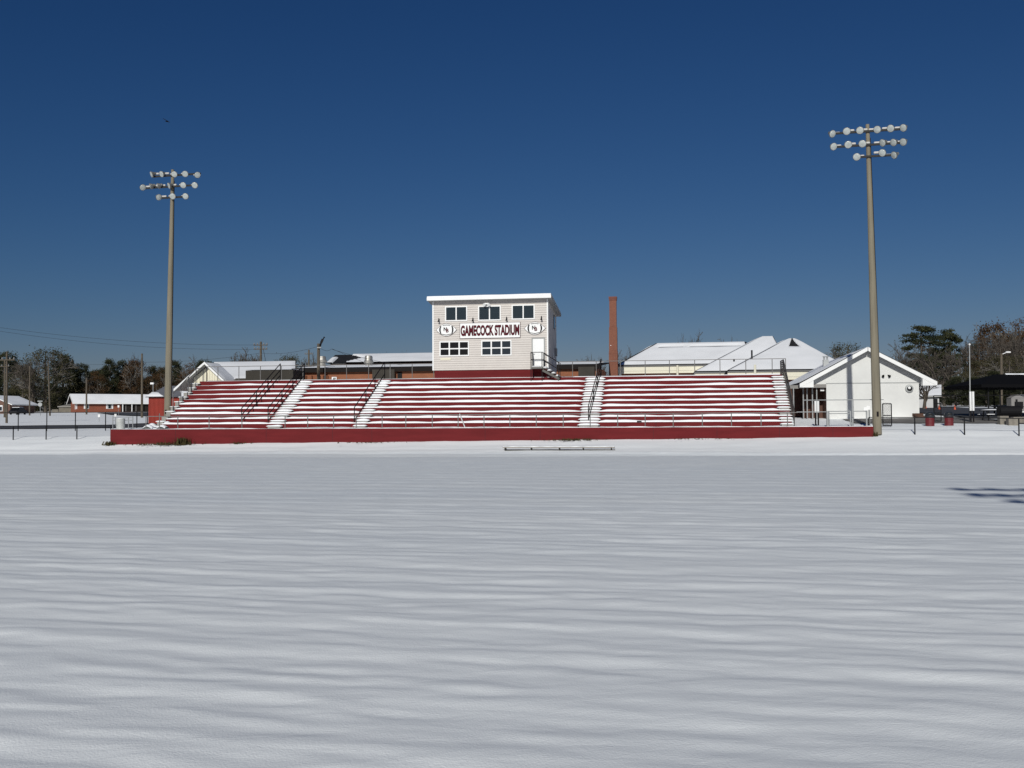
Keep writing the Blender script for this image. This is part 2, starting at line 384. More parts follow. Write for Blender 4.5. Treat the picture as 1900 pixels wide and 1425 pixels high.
for k in range(NR):
    t0, z1 = rowT(k), rowZ(k); zb = rowZ(k - 1) - .004 if k else ZW - .2
    mb = MB(); mb.sbox(B0, B1, t0, TB - .01 * k, zb, z1)
    rw_ = mb.build("bench_row", RED, gs)
    for px in (985, 1217, 650):
        s_ = sx(px, T0); MB().sbox(s_ - .02, s_ + .02, t0 - .004, t0 + .02, z1 - .30, z1 - .004).build("joint", JOINT, rw_)
    if k == NR - 1: continue
    cuts = sorted(aisles[1:4]); segs = []; a = B0 + .05
    for c0, c1 in cuts: segs.append((a, c0 - .02)); a = c1 + .02
    segs.append((a, B1 - .55))
    mb = MB()
    for a, b in segs:
        n = max(4, int((b - a) / .22)); rows = []
        for i in range(n + 1):
            s_ = a + (b - a) * i / n; e = min(1, min(i, n - i) / 2.5 + .25)
            h = .135 + .075 * pn(s_ / 4.2, k * 1.37, 51) + .045 * pn(s_ / 1.1, k * 2.1, 52)
            lf = (s_ - B0) / 6.0
            if lf < 1 and k >= 5: h *= max(.15, .25 + .8 * lf + .5 * pn(s_ / 1.6, k * .9, 53))
            h = max(.03, h) * (.35 + .65 * e)
            ov = .03 + .02 * pn(s_ / .8, k * 3.3, 54)
            rows.append([S(s_, t0 - ov * .4, z1 + .003), S(s_, t0 - ov, z1 + h * .38), S(s_, t0 + .02, z1 + h * .82), S(s_, t0 + .12, z1 + h), S(s_, t0 + .4, z1 + h * .95), S(s_, t0 + DT - .005, z1 + h * .7)])
        mb.grid(rows)
        for r_ in (rows[0], rows[-1]): mb.add(r_ + [r_[-1] * 1.0 - Vector((0, 0, .1))], [tuple(range(len(r_) + 1))])
    mb.build("snow_cover", SNOW, rw_, smooth=True)
# aisle stairs with half steps and their snow
for ai, (a, b) in enumerate(aisles):
    for k in range(NR):
        t0 = rowT(k); zl = rowZ(k) - DZ / 2; t1 = t0 - DT * .48
        sn = MB(); so = MB().sbox(a, b, t1, (t0 - .003) if ai else t1 + DT * .92, (rowZ(k) - DZ - .02) if k and ai else ZW - .2, zl).build("aisle_step", CONC, gs)
        for lev, (ta, tb, zz_) in enumerate(((t1, t0, zl), (t0, t0 + DT * .52, rowZ(k)))):
            if (k == NR - 1 or not ai) and lev: continue
            n = 10; rows = []
            g = (.045 if ai == 0 else .075 if ai == 4 else .105) + .04 * random.Random(ai * 100 + k * 2 + lev).random()
            for i in range(n + 1):
                f = i / n; s_ = a - .12 + (b - a + .24) * f; e = math.sqrt(max(0, 1 - (2 * f - 1) ** 4))
                h = g * (.12 + .88 * e) * (1 + .35 * pn(s_ * 1.7, k * 2 + lev + ai * 7, 61))
                rows.append([S(s_, ta - .03, zz_ + .002), S(s_, ta - .05, zz_ + h * .4), S(s_, ta + .03, zz_ + h * .9), S(s_, (ta + tb) / 2, zz_ + h * 1.02), S(s_, tb + .02, zz_ + h * .95)])
            sn.grid(rows)
        sn.build("snow_cover", SNOW, so, smooth=True)
# deck behind the top row
rows = []
for i in range(200):
    s_ = B0 + .4 + (B1 - B0 - .5) * i / 199; h = .05 + .05 * pn(s_ / 4, 7.7, 62) + (.05 if s_ > 3 else 0)
    rows.append([S(s_, rowT(9) + .28, rowZ(9) + .003), S(s_, rowT(9) + .34, rowZ(9) + max(.006, h) * .8), S(s_, rowT(9) + 1.1, rowZ(9) + max(.006, h)), S(s_, TB - .15, rowZ(9) + max(.006, h))])
mb = MB(); mb.grid(rows); mb.build("deck_snow", SNOW, gs, smooth=True)

# front pipe railing
def railing(name, label, posts, rails, mat, r=.03, cat="railing", group=None, loc=None):
    t = thing(name, loc or posts[0][0], label, cat, group)
    for p, q in posts: MB().tube([p, q], r, 6).build("post", mat, t)
    for pts in rails: MB().tube(pts, r * .85, 6).build("rail", mat, t)
    return t
pxs = [271, 296, 330, 388, 449, 529, 571, 619, 661, 709, 753, 802, 850, 898, 946, 995, 1045, 1095, 1146, 1197, 1249, 1303, 1357, 1412, 1461]
RAILP = M("rail_steel", (.20, .19, .18), .5, .1, 3, metal=.3)
posts = [(S(sx(p, .5), .5, ZW - .06), S(sx(p, .5), .5, ZW + .90 + (.18 if p == 296 else 0))) for p in pxs]
railing("pipe_railing", "thin grey pipe railing on top of the long maroon wall", posts,
        [[S(sx(271, .5), .5, ZW + .88), S(sx(1480, .5), .5, ZW + .88)]], RAILP, .033)

# aisle handrails
def handrail(pxb, pyb, pxt, label, rails=(1.0, .52, .12)):
    s_ = sx(pxb, T0 + .25); t0, t1 = T0 + .2, rowT(9) + .55
    def gzr(t): return Z1 + DZ * (t - T0) / DT
    s1 = sx(pxt, t1)
    def sl(t): return s_ + (s1 - s_) * (t - t0) / (t1 - t0)
    h = thing("aisle_handrail", S(s_, t0, Z1), label, "handrail", "black handrails on the bleacher aisles")
    for f in (0, .36, .66, 1.0):
        t = t0 + (t1 - t0) * f; z = Z1 + DZ * math.floor((t - T0) / DT + .001)
        MB().bar(S(sl(t), t, z), S(sl(t), t, gzr(t) + 1.02), .056).build("post", BLACKRAIL, h)
    for hh in rails: MB().bar(S(sl(t0), t0, gzr(t0) + hh), S(sl(t1), t1, gzr(t1) + hh), .048).build("rail", BLACKRAIL, h)
handrail(449, 783, 520, "black handrail rising up the bleachers, farthest from the press box")
handrail(498, 782, 565, "black handrail beside the widest snowy aisle, second from the left end of the bleachers")
handrail(658, 784, 714, "black handrail rising left of the press box, between two snowy seating blocks", (1.0, .12))
handrail(1092, 780, 1116, "black handrail in the middle of the aisle right of the press box")

# back railings
def back_rail(pxs_, label, tt=10.7, h=1.24):
    zb = rowZ(9)
    posts = [(S(sx(p, tt), tt, zb), S(sx(p, tt), tt, zb + h)) for p in pxs_]
    return railing("deck_railing", label, posts, [[q for _, q in posts], [p + Vector((0, 0, .12)) for p, _ in posts]], RAILP, .03,
                   group="railings along the back of the bleachers")
back_rail([383, 404, 443, 483, 522, 562, 603, 643, 684, 724, 765, 805], "grey railing on the bleacher top left of the press box")
back_rail([1037, 1063, 1107, 1152, 1198, 1243, 1290, 1337, 1385, 1434, 1459], "grey railing on the bleacher top right of the press box")
# end railings
def end_rail(s0, label, mat, t0, t1, mesh):
    t = thing("end_railing", S(s0, t0, ZW), label, "railing", "railings down the bleacher ends")
    def z0(tt): return ZW if tt < T0 else min(Z1 + DZ * (tt - T0) / DT, rowZ(9))
    n = 5; top = []
    for i in range(n):
        tt = t0 + (t1 - t0) * i / (n - 1); top.append(S(s0, tt, z0(tt) + 1.05)); MB().tube([S(s0, tt, z0(tt) - .5), top[-1]], .035, 6).build("post", mat, t)
    MB().tube(top, .035, 6).build("rail", mat, t)
    if mesh:
        mb = MB()
        for i in range(60):
            a = t0 + (t1 - t0) * i / 60
            for d in (.5, -.5):
                b = min(max(a + d, t0), t1)
                mb.bar(S(s0, a, z0(a) - .05), S(s0, b, z0(b) + 1.0), .007)
        mb.build("wire_mesh", mat, t)
end_rail(B0 - .25, "thin grey railing sloping down the far bleacher end beside the red shed", RAILP, 4.8, 9.6, False)
end_rail(B1 + .12, "dark mesh railing sloping down the bleacher end beside the white block building", M("dark_rail", (.05, .045, .04), .6), 2.3, 10.6, True)

# ================================================================== PRESS BOX
TP = 9.0
PL, PR = sx(804, TP), sx(1017, TP)
PDEP = 5.5
zb0 = rowZ(9) - .3; zb1 = zz(910, 686, TP); ztl = zz(804, 561, TP); ztr = ztl + .05
ztop = zz(910, 556.5, TP)
pb = thing("press_box", S(PL, TP, rowZ(9)), "two storey press box with pale lap siding on a maroon base", "press box")
mb = MB(); mb.sbox(PL + .1, PR - .05, TP + .06, TP + PDEP - .05, 1.5, zb1 - .002); mb.build("base", RED, pb)
# lap siding: front and right side as real boards
mb = MB(); nb = 31; bh = (ztop - zb1) / nb
core = MB(); core.sbox(PL + .02, PR - .02, TP + .03, TP + PDEP, zb1, ztop - .01); core.build("wall", SIDING, pb)
for i in range(nb):
    z0 = zb1 + bh * i; z1 = z0 + bh
    mb.add([S(PL, TP - .012, z0), S(PR, TP - .012, z0), S(PR, TP + .026, z1), S(PL, TP + .026, z1), S(PL, TP + .03, z0), S(PR, TP + .03, z0)], [(0, 1, 2, 3), (0, 4, 5, 1)])
    mb.add([S(PR + .004, TP, z0), S(PR + .004, TP + PDEP, z0), S(PR - .003, TP + PDEP, z1), S(PR - .003, TP, z1), S(PR - .02, TP, z0), S(PR - .02, TP + PDEP, z0)], [(0, 1, 2, 3), (0, 4, 5, 1)])
    mb.add([S(PL - .004, TP, z0), S(PL - .004, TP + PDEP, z0), S(PL + .016, TP + PDEP, z1), S(PL + .016, TP, z1), S(PL + .02, TP, z0), S(PL + .02, TP + PDEP, z0)], [(0, 1, 2, 3), (0, 4, 5, 1)])
mb.build("siding", SIDING, pb)
for s_ in (PL, PR):
    MB().sbox(s_ - .05, s_ + .05, TP - .03, TP + .07, zb1, ztop).build("corner_trim", WHITE, pb)
# shed roof: front edge higher than the back
oh, ohs = .55, .34
zf, zk = zz(910, 549.5, TP - oh), ztop - .55
def rz(t): return zf + (zk - zf) * (t - (TP - oh)) / (PDEP + 1.0)
mb = MB(); mb.hexa([S(PL - ohs, TP - oh, rz(TP - oh) - .2), S(PR + ohs, TP - oh, rz(TP - oh) - .2), S(PR + ohs, TP + PDEP + .45, zk - .2), S(PL - ohs, TP + PDEP + .45, zk - .2),
                    S(PL - ohs, TP - oh, rz(TP - oh)), S(PR + ohs, TP - oh, rz(TP - oh)), S(PR + ohs, TP + PDEP + .45, zk), S(PL - ohs, TP + PDEP + .45, zk)])
roof = mb.build("roof", SOFFIT, pb)
mb = MB(); mb.hexa([S(PL - ohs, TP - oh - .02, zf - .22), S(PR + ohs, TP - oh - .02, zf - .22), S(PR + ohs, TP - oh, zf - .22), S(PL - ohs, TP - oh, zf - .22),
                    S(PL - ohs, TP - oh - .02, zf + .01), S(PR + ohs, TP - oh - .02, zf + .01), S(PR + ohs, TP - oh, zf + .01), S(PL - ohs, TP - oh, zf + .01)]); mb.build("fascia", WHITE, roof)
rows = []
for i in range(40):
    s_ = PL - ohs + .02 + (PR - PL + 2 * ohs - .04) * i / 39; h = .12 + .02 * pn(s_ / 1.5, .2, 71)
    rows.append([S(s_, TP - oh - .015, zf + .012), S(s_, TP - oh - .03, zf + h * .6), S(s_, TP - oh + .08, zf + h), S(s_, TP + 2, rz(TP + 2) + .13), S(s_, TP + PDEP + .4, zk + .1)])
mb = MB(); mb.grid(rows); mb.build("snow_cover", SNOW, roof, smooth=True)
# windows
def window(parent, x0, y0, x1, y1, t, cols, rws, fr=.07, glass=GLASS, mat=WHITE, name="window", depth=.05, mull=None):
    a, b = sx(x0, t), sx(x1, t); zb, zt = zz((x0 + x1) / 2, y1, t), zz((x0 + x1) / 2, y0, t); mull = mull or fr
    mb = MB()
    mb.sbox(a, b, t - depth, t + .03, zb, zb + fr); mb.sbox(a, b, t - depth, t + .03, zt - fr, zt)
    mb.sbox(a, a + fr, t - depth, t + .03, zb + fr, zt - fr); mb.sbox(b - fr, b, t - depth, t + .03, zb + fr, zt - fr)
    for i in range(1, cols): c = a + (b - a) * i / cols; mb.sbox(c - mull / 2, c + mull / 2, t - depth + .004, t + .03, zb + fr, zt - fr)
    for i in range(1, rws): c = zb + (zt - zb) * i / rws; mb.sbox(a + fr, b - fr, t - depth + .007, t + .03, c - mull / 2.4, c + mull / 2.4)
    fo = mb.build(name, mat, parent)
    MB().sbox(a + fr * .6, b - fr * .6, t - .022, t - .012, zb + fr * .6, zt - fr * .6).build("pane", glass, fo)
    return fo
for x0, y0, x1, y1 in ((826.5, 568, 868, 596), (888, 567, 930.5, 595), (950.5, 565, 993.5, 592.8)): window(pb, x0, y0, x1, y1, TP, 2, 1, .085)
GL2 = M("dark_glass", (.008, .009, .008), .08, spec=.4)
window(pb, 816, 633, 871, 661, TP, 3, 2, .085, glass=GL2, mull=.1); window(pb, 893.5, 631.2, 950, 660, TP, 3, 2, .085, mull=.1)
MB().sbox(sx(817.5, TP), sx(837, TP), TP - .03, TP, zz(827, 668, TP), zz(827, 664, TP)).build("vent_cover", CREAM, pb)
# door
dx0, dx1 = sx(989.5, TP), sx(1010, TP); dz0, dz1 = zz(1000, 681, TP), zz(1000, 628.5, TP)
mb = MB(); f_ = .09
mb.sbox(dx0 - f_, dx0, TP - .05, TP + .03, dz0, dz1); mb.sbox(dx1, dx1 + f_, TP - .05, TP + .03, dz0, dz1); mb.sbox(dx0 - f_, dx1 + f_, TP - .06, TP + .03, dz1, dz1 + f_)
fr = mb.build("door_frame", SOFFIT, pb)
dr = MB().sbox(dx0, dx1, TP - .035, TP + .02, dz0, dz1).build("door", WHITE, pb)
MB().lathe(S(dx0 + .1, TP - .04, dz0 + .95), -V, [(0, .03), (.05, .035), (.07, .015)], 8).build("knob", GALV, dr)
# side window, meter boxes, conduit
mb = MB(); mb.sbox(PR + .002, PR + .03, TP + 3.6, TP + 4.4, ztop - 1.9, ztop - .8); sw = mb.build("side_window", M("side_frame", (.1, .1, .1)), pb)
MB().sbox(PR + .02, PR + .034, TP + 3.68, TP + 4.32, ztop - 1.82, ztop - .88).build("pane", GLASS, sw)
MB().sbox(PR + .01, PR + .16, TP + 4.3, TP + 4.7, zb1 + 1.2, zb1 + 1.8).build("meter_box", SOFFIT, pb)
MB().sbox(PR + .01, PR + .06, TP + 3.3, TP + 3.4, zb1 + .2, zb1 + 1.4).build("conduit", WHITE, pb)
# small gooseneck sign lights and the floodlight under the eave
for px, py in ((815, 592), (878, 591), (940.5, 589.5), (1005, 588)):
    p = W(px, py, TP); mb = MB(); mb.tube([p, p - V * .14 + Vector((0, 0, .04)), p - V * .22 - Vector((0, 0, .1))], .03, 6)
    mb.lathe(p - V * .22 - Vector((0, 0, .08)), Vector((0, 0, -1)), [(0, .03), (.16, .085)], 10); mb.build("sign_light", BLACKRAIL, pb)
p = W(904, 564, TP); mb = MB(); mb.bar(p, p - V * .25, .08); mb.wbox(p - V * .2, (.3, .1, .1), -TH)
fl = mb.build("floodlight", WHITE, pb)
for d in (-.13, .13): MB().lathe(p + U * d - V * .2 - Vector((0, 0, .02)), (-V * .8 + Vector((0, 0, -.55)) + U * d * 2), [(-.02, .05), (.1, .11), (.2, .11)], 10).build("lamp_head", WHITE, fl)

# text helper: built-in font turned into a mesh
def text_mesh(txt, height, width, bold, loc, name, mat, parent, extr=.006, wd=None):
    cu = bpy.data.curves.new("lettering", 'FONT'); cu.body = txt; cu.align_x = 'CENTER'; cu.align_y = 'CENTER'; cu.size = 1; cu.offset = bold; cu.extrude = .01
    o = bpy.data.objects.new("lettering", cu); COL.objects.link(o)
    dg = bpy.context.evaluated_depsgraph_get(); me = bpy.data.meshes.new_from_object(o.evaluated_get(dg)); bpy.data.objects.remove(o)
    co = np.empty(len(me.vertices) * 3, np.float32); me.vertices.foreach_get("co", co); co = co.reshape(-1, 3)
    mn, mxx = co.min(0), co.max(0); co = (co - (mn + mxx) / 2)
    ex = mxx - mn
    co[:, 0] *= width / ex[0]; co[:, 1] *= height / ex[1]; co[:, 2] *= extr / max(ex[2], 1e-5)
    off = rootloc(parent); out = []
    for x, y_, z in co: out.append(tuple(loc + U * float(x) + Vector((0, 0, float(y_))) - V * float(z) - off))
    me.vertices.foreach_set("co", np.array(out, np.float32).ravel()); me.materials.clear(); me.materials.append(mat); me.update()
    ob = bpy.data.objects.new(name, me); COL.objects.link(ob); ob.parent = parent
    return ob
INK = M("sign_black", (.010, .009, .010), .7, spec=.1); INKR = M("sign_maroon", (.085, .008, .016), .7, spec=.1)
c = (W(853, 614, TP) + W(966, 612, TP)) / 2; c = c - V * .03
sgn = thing("name_sign", c, "long white sign reading GAMECOCK STADIUM on the press box", "sign")
hw, hh = (sx(966, TP) - sx(853, TP)) / 2, (zz(910, 598.6, TP) - zz(910, 628, TP)) / 2
s0, t0_ = st(c)
MB().sbox(s0 - hw, s0 + hw, t0_ - .02, t0_ + .022, c.z - hh, c.z + hh).build("border", M("sign_edge", (.09, .05, .05)), sgn)
MB().sbox(s0 - hw + .035, s0 + hw - .035, t0_ - .026, t0_ - .018, c.z - hh + .035, c.z + hh - .035).build("panel", WHITE, sgn)
text_mesh("GAMECOCK STADIUM", .80, hw * 2 - .16, .050, c - V * .034, "lettering_outline", INK, sgn)
text_mesh("GAMECOCK STADIUM", .765, hw * 2 - .20, .026, c - V * .044, "lettering", INKR, sgn)
for px, py, wh in ((828.5, 612.2, "over the lower left window of the press box"), (992.5, 609.3, "over the door of the press box")):
    c = W(px, py, TP) - V * .05; a, b = .80, .48
    t = thing("football_emblem", c, "white football shaped NB emblem " + wh, "sign", "football emblems on the press box")
    def lens_pts(sc_, dv, n=14):
        P = []
        for i in range(n): x = -a + 2 * a * i / n; P.append(c + U * x * sc_ + Vector((0, 0, b * (1 - (abs(x) / a) ** 1.9) * sc_)) - V * dv)
        for i in range(n): x = a - 2 * a * i / n; P.append(c + U * x * sc_ - Vector((0, 0, b * (1 - (abs(x) / a) ** 1.9) * sc_)) - V * dv)
        return P
    MB().slab(lens_pts(1.0, 0), V * .04).build("border", M("emblem_edge", (.16, .13, .13)), t)
    MB().slab(lens_pts(.95, .008), V * .02).build("panel", WHITE, t)
    mb = MB()
    for sg_ in (-1, 1):
        mb.slab([c + U * sg_ * x + Vector((0, 0, z)) - V * .016 for x, z in ((.38, .27), (.46, .29), (.54, .1), (.54, -.08), (.46, -.29), (.38, -.28), (.43, -.08), (.43, .1))], V * .008)
    mb.slab([c + U * x + Vector((0, 0, z)) - V * .016 for x, z in ((-.40, -.28), (0, -.36), (.40, -.28), (.40, -.32), (0, -.41), (-.40, -.32))], V * .008)
    for i in range(7): x = -.24 + .08 * i; mb.sbox(st(c)[0] + x - .028, st(c)[0] + x + .028, st(c)[1] - .016, st(c)[1] - .008, c.z + .33 - x * x * .5, c.z + .39 - x * x * .5)
    mb.build("stripes", INK, t)
    text_mesh("N", .29, .24, .035, c - V * .02 + U * -.085 + Vector((0, 0, .05)), "letter_n", INK, t)
    text_mesh("B", .28, .20, .03, c - V * .028 + U * .075 + Vector((0, 0, -.05)), "letter_b", INKR, t)

# metal stair and landing at the press box door
ls0, ls1 = sx(985.5, TP - .9), sx(1008, TP - .9); zl = zz(996, 680, TP - .6); zdk = rowZ(9)
stt = thing("metal_stairs", S(ls0, TP - 1.1, zdk), "black railed landing and snowy metal steps at the press box door", "stairs")
lt0 = TP - 1.15
MB().sbox(ls0, ls1, lt0, TP - .06, zl - .17, zl - .04).build("landing", M("landing_plank", (.16, .155, .145), .8), stt)
mb = MB(); mb.grid([[S(ls0 + (ls1 - ls0) * i / 8, lt0 - .02 + 1.05 * j / 4, zl - .045 + (.09 + .02 * pn(i, j, 81)) * (1 - abs(i / 4 - 1) ** 4) * (1 - abs(j / 2 - 1) ** 4)) for j in range(5)] for i in range(9)]); mb.build("landing_snow", SNOW, stt, smooth=True)
for a, b in ((ls0 + .04, lt0 + .05), (ls1 - .04, lt0 + .05), (ls0 + .04, TP - .12), (ls1 - .04, TP - .12)):
    MB().bar(S(a, b, zdk - .35), S(a, b, zl + 1.02), .06).build("post", BLACKRAIL, stt)
for h in (1.0, .48):
    MB().bar(S(ls0 + .04, lt0 + .05, zl + h), S(ls1 - .04, lt0 + .05, zl + h), .045).build("rail", BLACKRAIL, stt)
    MB().bar(S(ls0 + .04, lt0 + .05, zl + h), S(ls0 + .04, TP - .1, zl + h), .045).build("rail", BLACKRAIL, stt)
run = sx(1038, lt0) - ls1; drop = zl - zdk
for tt in (lt0 + .05, TP - .15):
    MB().bar(S(ls1, tt, zl - .30), S(ls1 + run, tt, zdk - .16), .06, .16).build("stringer", M("stringer_steel", (.10, .095, .085), .7), stt)
    for h in (1.0, .48): MB().bar(S(ls1, tt, zl + h), S(ls1 + run, tt, zdk + h), .045).build("rail", BLACKRAIL, stt)
    MB().bar(S(ls1 + run - .05, tt, zdk - .3), S(ls1 + run - .05, tt, zdk + 1.02), .055).build("post", BLACKRAIL, stt)
ns = 4
for i in range(ns):
    f = (i + .6) / ns; s_ = ls1 + run * f; z = zl - drop * f
    tr = MB().sbox(s_ - run / ns * .55, s_ + run / ns * .45, lt0 + .08, TP - .18, z - .04, z).build("tread", CONC, stt)
    mb = MB(); mb.grid([[S(s_ + run / ns * (-.55 + i2 / 6), lt0 + .04 + (TP - .18 - lt0 - .06) * j / 8, z - .004 + .11 * (1 - abs(i2 / 3 - 1) ** 3) * (1 - abs(j / 4 - 1) ** 6)) for j in range(9)] for i2 in range(7)])
    mb.build("snow_cover", SNOW, tr, smooth=True)

# ================================================================== FLOODLIGHT POLES
AY = R(13.5)                                   # the lamp arms run parallel to the side line
AU = Vector((math.cos(AY), -math.sin(AY), 0)); AV = Vector((math.sin(AY), math.cos(AY), 0))
def onplane(px, py, c, off):                   # sight line meets the plane of the lamp arms, off metres in front of the pole
    d = ray(px, py); k = ((c - AV * off) - EYEV).dot(AV) / d.dot(AV); return EYEV + d * k
def light_pole(b, tpx, tpy, rows, azs, label, crop, group="floodlight poles"):
    top = A(tpx, tpy, b.y + .1)
    t = thing("floodlight_pole", b, label, "floodlight pole", group)
    ax = top - b; mb = MB()
    n = 12; prof = [(-.5, .275), (ax.length * .25, .245), (ax.length * .6, .185), (ax.length, .115)]
    mb.lathe(b, ax, prof, n); p_ = mb.build("pole", POLE, t, smooth=False)
    def axis_at(z): return b + ax * ((z - b.z) / ax.z)
    x, y_, d_ = basis(ax)
    mb = MB(); mb.tube([b + ax * .02 + U * .27, b + ax * .5 + U * .215, b + ax * .955 + U * .145], .025, 5); mb.build("cable", BLACKRAIL, t)
    mb = MB(); mb.wbox(b + Vector((0, 0, .75)) - V * .26, (.12, .06, .3), -TH); mb.build("hand_hole", BLACKRAIL, t)
    ox, oy, sc_ = crop
    for ri, (row, az) in enumerate(zip(rows, azs)):
        pts = [onplane(ox + x_ / sc_, oy + y2 / sc_, axis_at(b.z + 15), .38) for x_, y2 in row]
        zm = sum(p.z for p in pts) / len(pts); cc = axis_at(zm)
        a0 = min((p - cc).dot(AU) for p in pts) ; a1 = max((p - cc).dot(AU) for p in pts)
        arm = cc - AV * .16 + Vector((0, 0, .0))
        MB().bar(arm + AU * (a0 - .1), arm + AU * (a1 + .1), .1, .12).build("crossarm", M("arm_steel", (.03, .03, .03), .7, spec=.2), t)
        for p, a in zip(pts, az):
            # a: aim, degrees to the right of the field direction as seen in the photo
            dr_ = (-AV * math.cos(R(a)) + AU * math.sin(R(a))) * math.cos(R(24)) + Vector((0, 0, -math.sin(R(24)))); dr_.normalize()
            h = MB(); h.lathe(p - dr_ * .02, dr_, [(-.36, .05), (-.33, .09), (-.22, .11), (-.12, .17), (0, .24), (.02, .24)], 16)
            h.bar(p - dr_ * .25, Vector((p.x, p.y, p.z)) - dr_ * .25 + Vector((0, 0, .02)) + AV * .12, .07)
            ho = h.build("floodlight", M("lamp_housing", (.22, .22, .21), .45, .1, 4, metal=.4), t, smooth=False)
            l = MB(); l.lathe(p, dr_, [(.021, .222), (.03, .20), (.04, .10), (.044, .03)], 16); l.build("lens", LENS, ho, smooth=True)
            side = -1 if (p - cc).dot(AU) > 0 else 1
            q = p + AV * .26 + AU * side * .05 + Vector((0, 0, .10))
            bb = MB(); bb.lathe(q + AU * side * .02, AU * side, [(0, .05), (.03, .075), (.36, .075), (.4, .05)], 10); bb.build("ballast", M("ballast_paint", (.55, .53, .50), .5), ho)
    return t
PR_Y = 62.9; pb_ = base(1627, PR_Y); pb_.z = A(1627, 791, PR_Y).z
rrows = [[(235, 365), (485, 320), (718, 305), (1022, 290), (1258, 270), (1482, 260)], [(255, 590), (512, 555), (762, 540), (1115, 525), (1308, 518), (1480, 510)], [(662, 772), (1112, 700), (1318, 742)]]
razs = [[35, -5, -8, -25, -28, -40], [25, 0, -15, -50, -45, -40], [-12, -30, -55]]
rpole = light_pole(pb_, 1609.5, 231, rrows, razs, "tall grey floodlight pole in front of the white block building", (1520, 210, 9.5))
pl_y = 75.5; lb = A(311, 776, pl_y); lb.z = A(311, 783, pl_y).z
lrows = [[(560, 262), (765, 255), (1025, 258), (1245, 250), (1497, 272)], [(385, 525), (540, 505), (690, 500), (915, 490), (1205, 480), (1440, 480)], [(712, 725), (990, 705), (1252, 705)]]
lazs = [[-42, -20, 12, 18, 50], [55, -58, -62, -40, 10, 12], [62, 14, 10]]
light_pole(lb, 320.5, 315, lrows, lazs, "tall grey floodlight pole in front of the red steel shed", (230, 300, 10.96))
# the pole behind the camera: only the shadow of its lamps reaches the picture
c3 = copy_tree(rpole)
c3.location = (4.62, -10.35, 0.0); c3.rotation_euler = (0, 0, math.pi)   # it faces the field from the near side
c3["label"] = "floodlight pole behind the viewer whose lamp shadow falls across the snow"

# ================================================================== FENCES
def fence(name, label, pts, h, mat, rails=(1.0,), r=.034, group=None, cat="fence", wires=False, lift=0.0):
    t = thing(name, pts[0], label, cat, group)
    for p in pts: MB().tube([p - Vector((0, 0, .3)), p + Vector((0, 0, h + lift))], r * 1.15, 6).build("post", mat, t)
    for f in rails: MB().tube([p + Vector((0, 0, h * f)) for p in pts], r * .8, 6).build("rail", mat, t)
    if wires:
        mb = MB()
        for a, b in zip(pts[:-1], pts[1:]):
            n = max(2, int((b - a).length / .16))
            for i in range(n):
                p, q = a.lerp(b, i / n), a.lerp(b, (i + 1) / n)
                mb.bar(p + Vector((0, 0, .03)), q + Vector((0, 0, h)), .006); mb.bar(q + Vector((0, 0, .03)), p + Vector((0, 0, h)), .006)
        mb.build("wire_mesh", mat, t)
    return t
def fpts(cols, Y0, Y1=None):
    Y1 = Y1 or Y0; x0, x1 = cols[0], cols[-1]
    return [base(c, Y0 + (Y1 - Y0) * (c - x0) / (x1 - x0)) for c in cols]
fence("chain_link_fence", "low black fence along the snow bank left of the maroon wall", fpts([-95, -35, 25, 86, 143, 206], 74.4, 72.6), 1.0, DARK, wires=False)
fence("chain_link_fence", "taller black fence by the wet road left of the red shed", fpts([-75, -20, 34, 87, 140, 196, 254, 274], 86.5, 85), 1.55, DARK)
fence("chain_link_fence", "low black fence on the snow in front of the two maroon barrels", fpts([1612, 1697, 1789, 1890, 1985], 63.2, 60.3), 1.04, DARK)
fence("chain_link_fence", "tall black fence between the maroon barrels and the dark shelter", [base(1733, 72), base(1799, 71), base(1856, 70.5), base(1950, 70)], 1.78, DARK, rails=(1.0, .55), r=.035)
# gates
def gate(px0, px1, Y, h, mat, label, fill=True, zoff=0.0):
    a, b = base(px0, Y), base(px1, Y); b.z = a.z = a.z + zoff; u = (b - a).normalized()
    t = thing("chain_link_gate", a, label, "gate")
    mb = MB(); up = Vector((0, 0, h))
    for p, q in ((a + Vector((0, 0, .08)), a + up), (b + Vector((0, 0, .08)), b + up), (a + Vector((0, 0, .1)), b + Vector((0, 0, .1))), (a + up, b + up), (a + up * .5, b + up * .5)): mb.tube([p, q], .035, 6)
    mb.build("gate_frame", mat, t)
    if fill:
        mb = MB(); n = int((b - a).length / .1); m2 = int(h / .1)
        for i in range(-m2, n):
            p0 = a + u * max(0, i) * .1 + Vector((0, 0, .1 + max(0, -i) * .1)); k = min(n - max(0, i), m2 - max(0, -i))
            if k > 0:
                mb.bar(p0, p0 + u * .1 * k + Vector((0, 0, .097 * k)), .008)
                q0 = Vector((p0.x, p0.y, a.z + h - (p0.z - a.z) + .1)); mb.bar(q0, q0 + u * .1 * k - Vector((0, 0, .097 * k)), .008)
        mb.build("wire_mesh", mat, t)
    return t
gate(1638, 1654, 66, 1.5, DARK, "narrow black wire gate standing open beside the tall right pole")
gate(1733, 1746, 70, 1.3, DARK, "narrow black gate standing behind the maroon barrels")
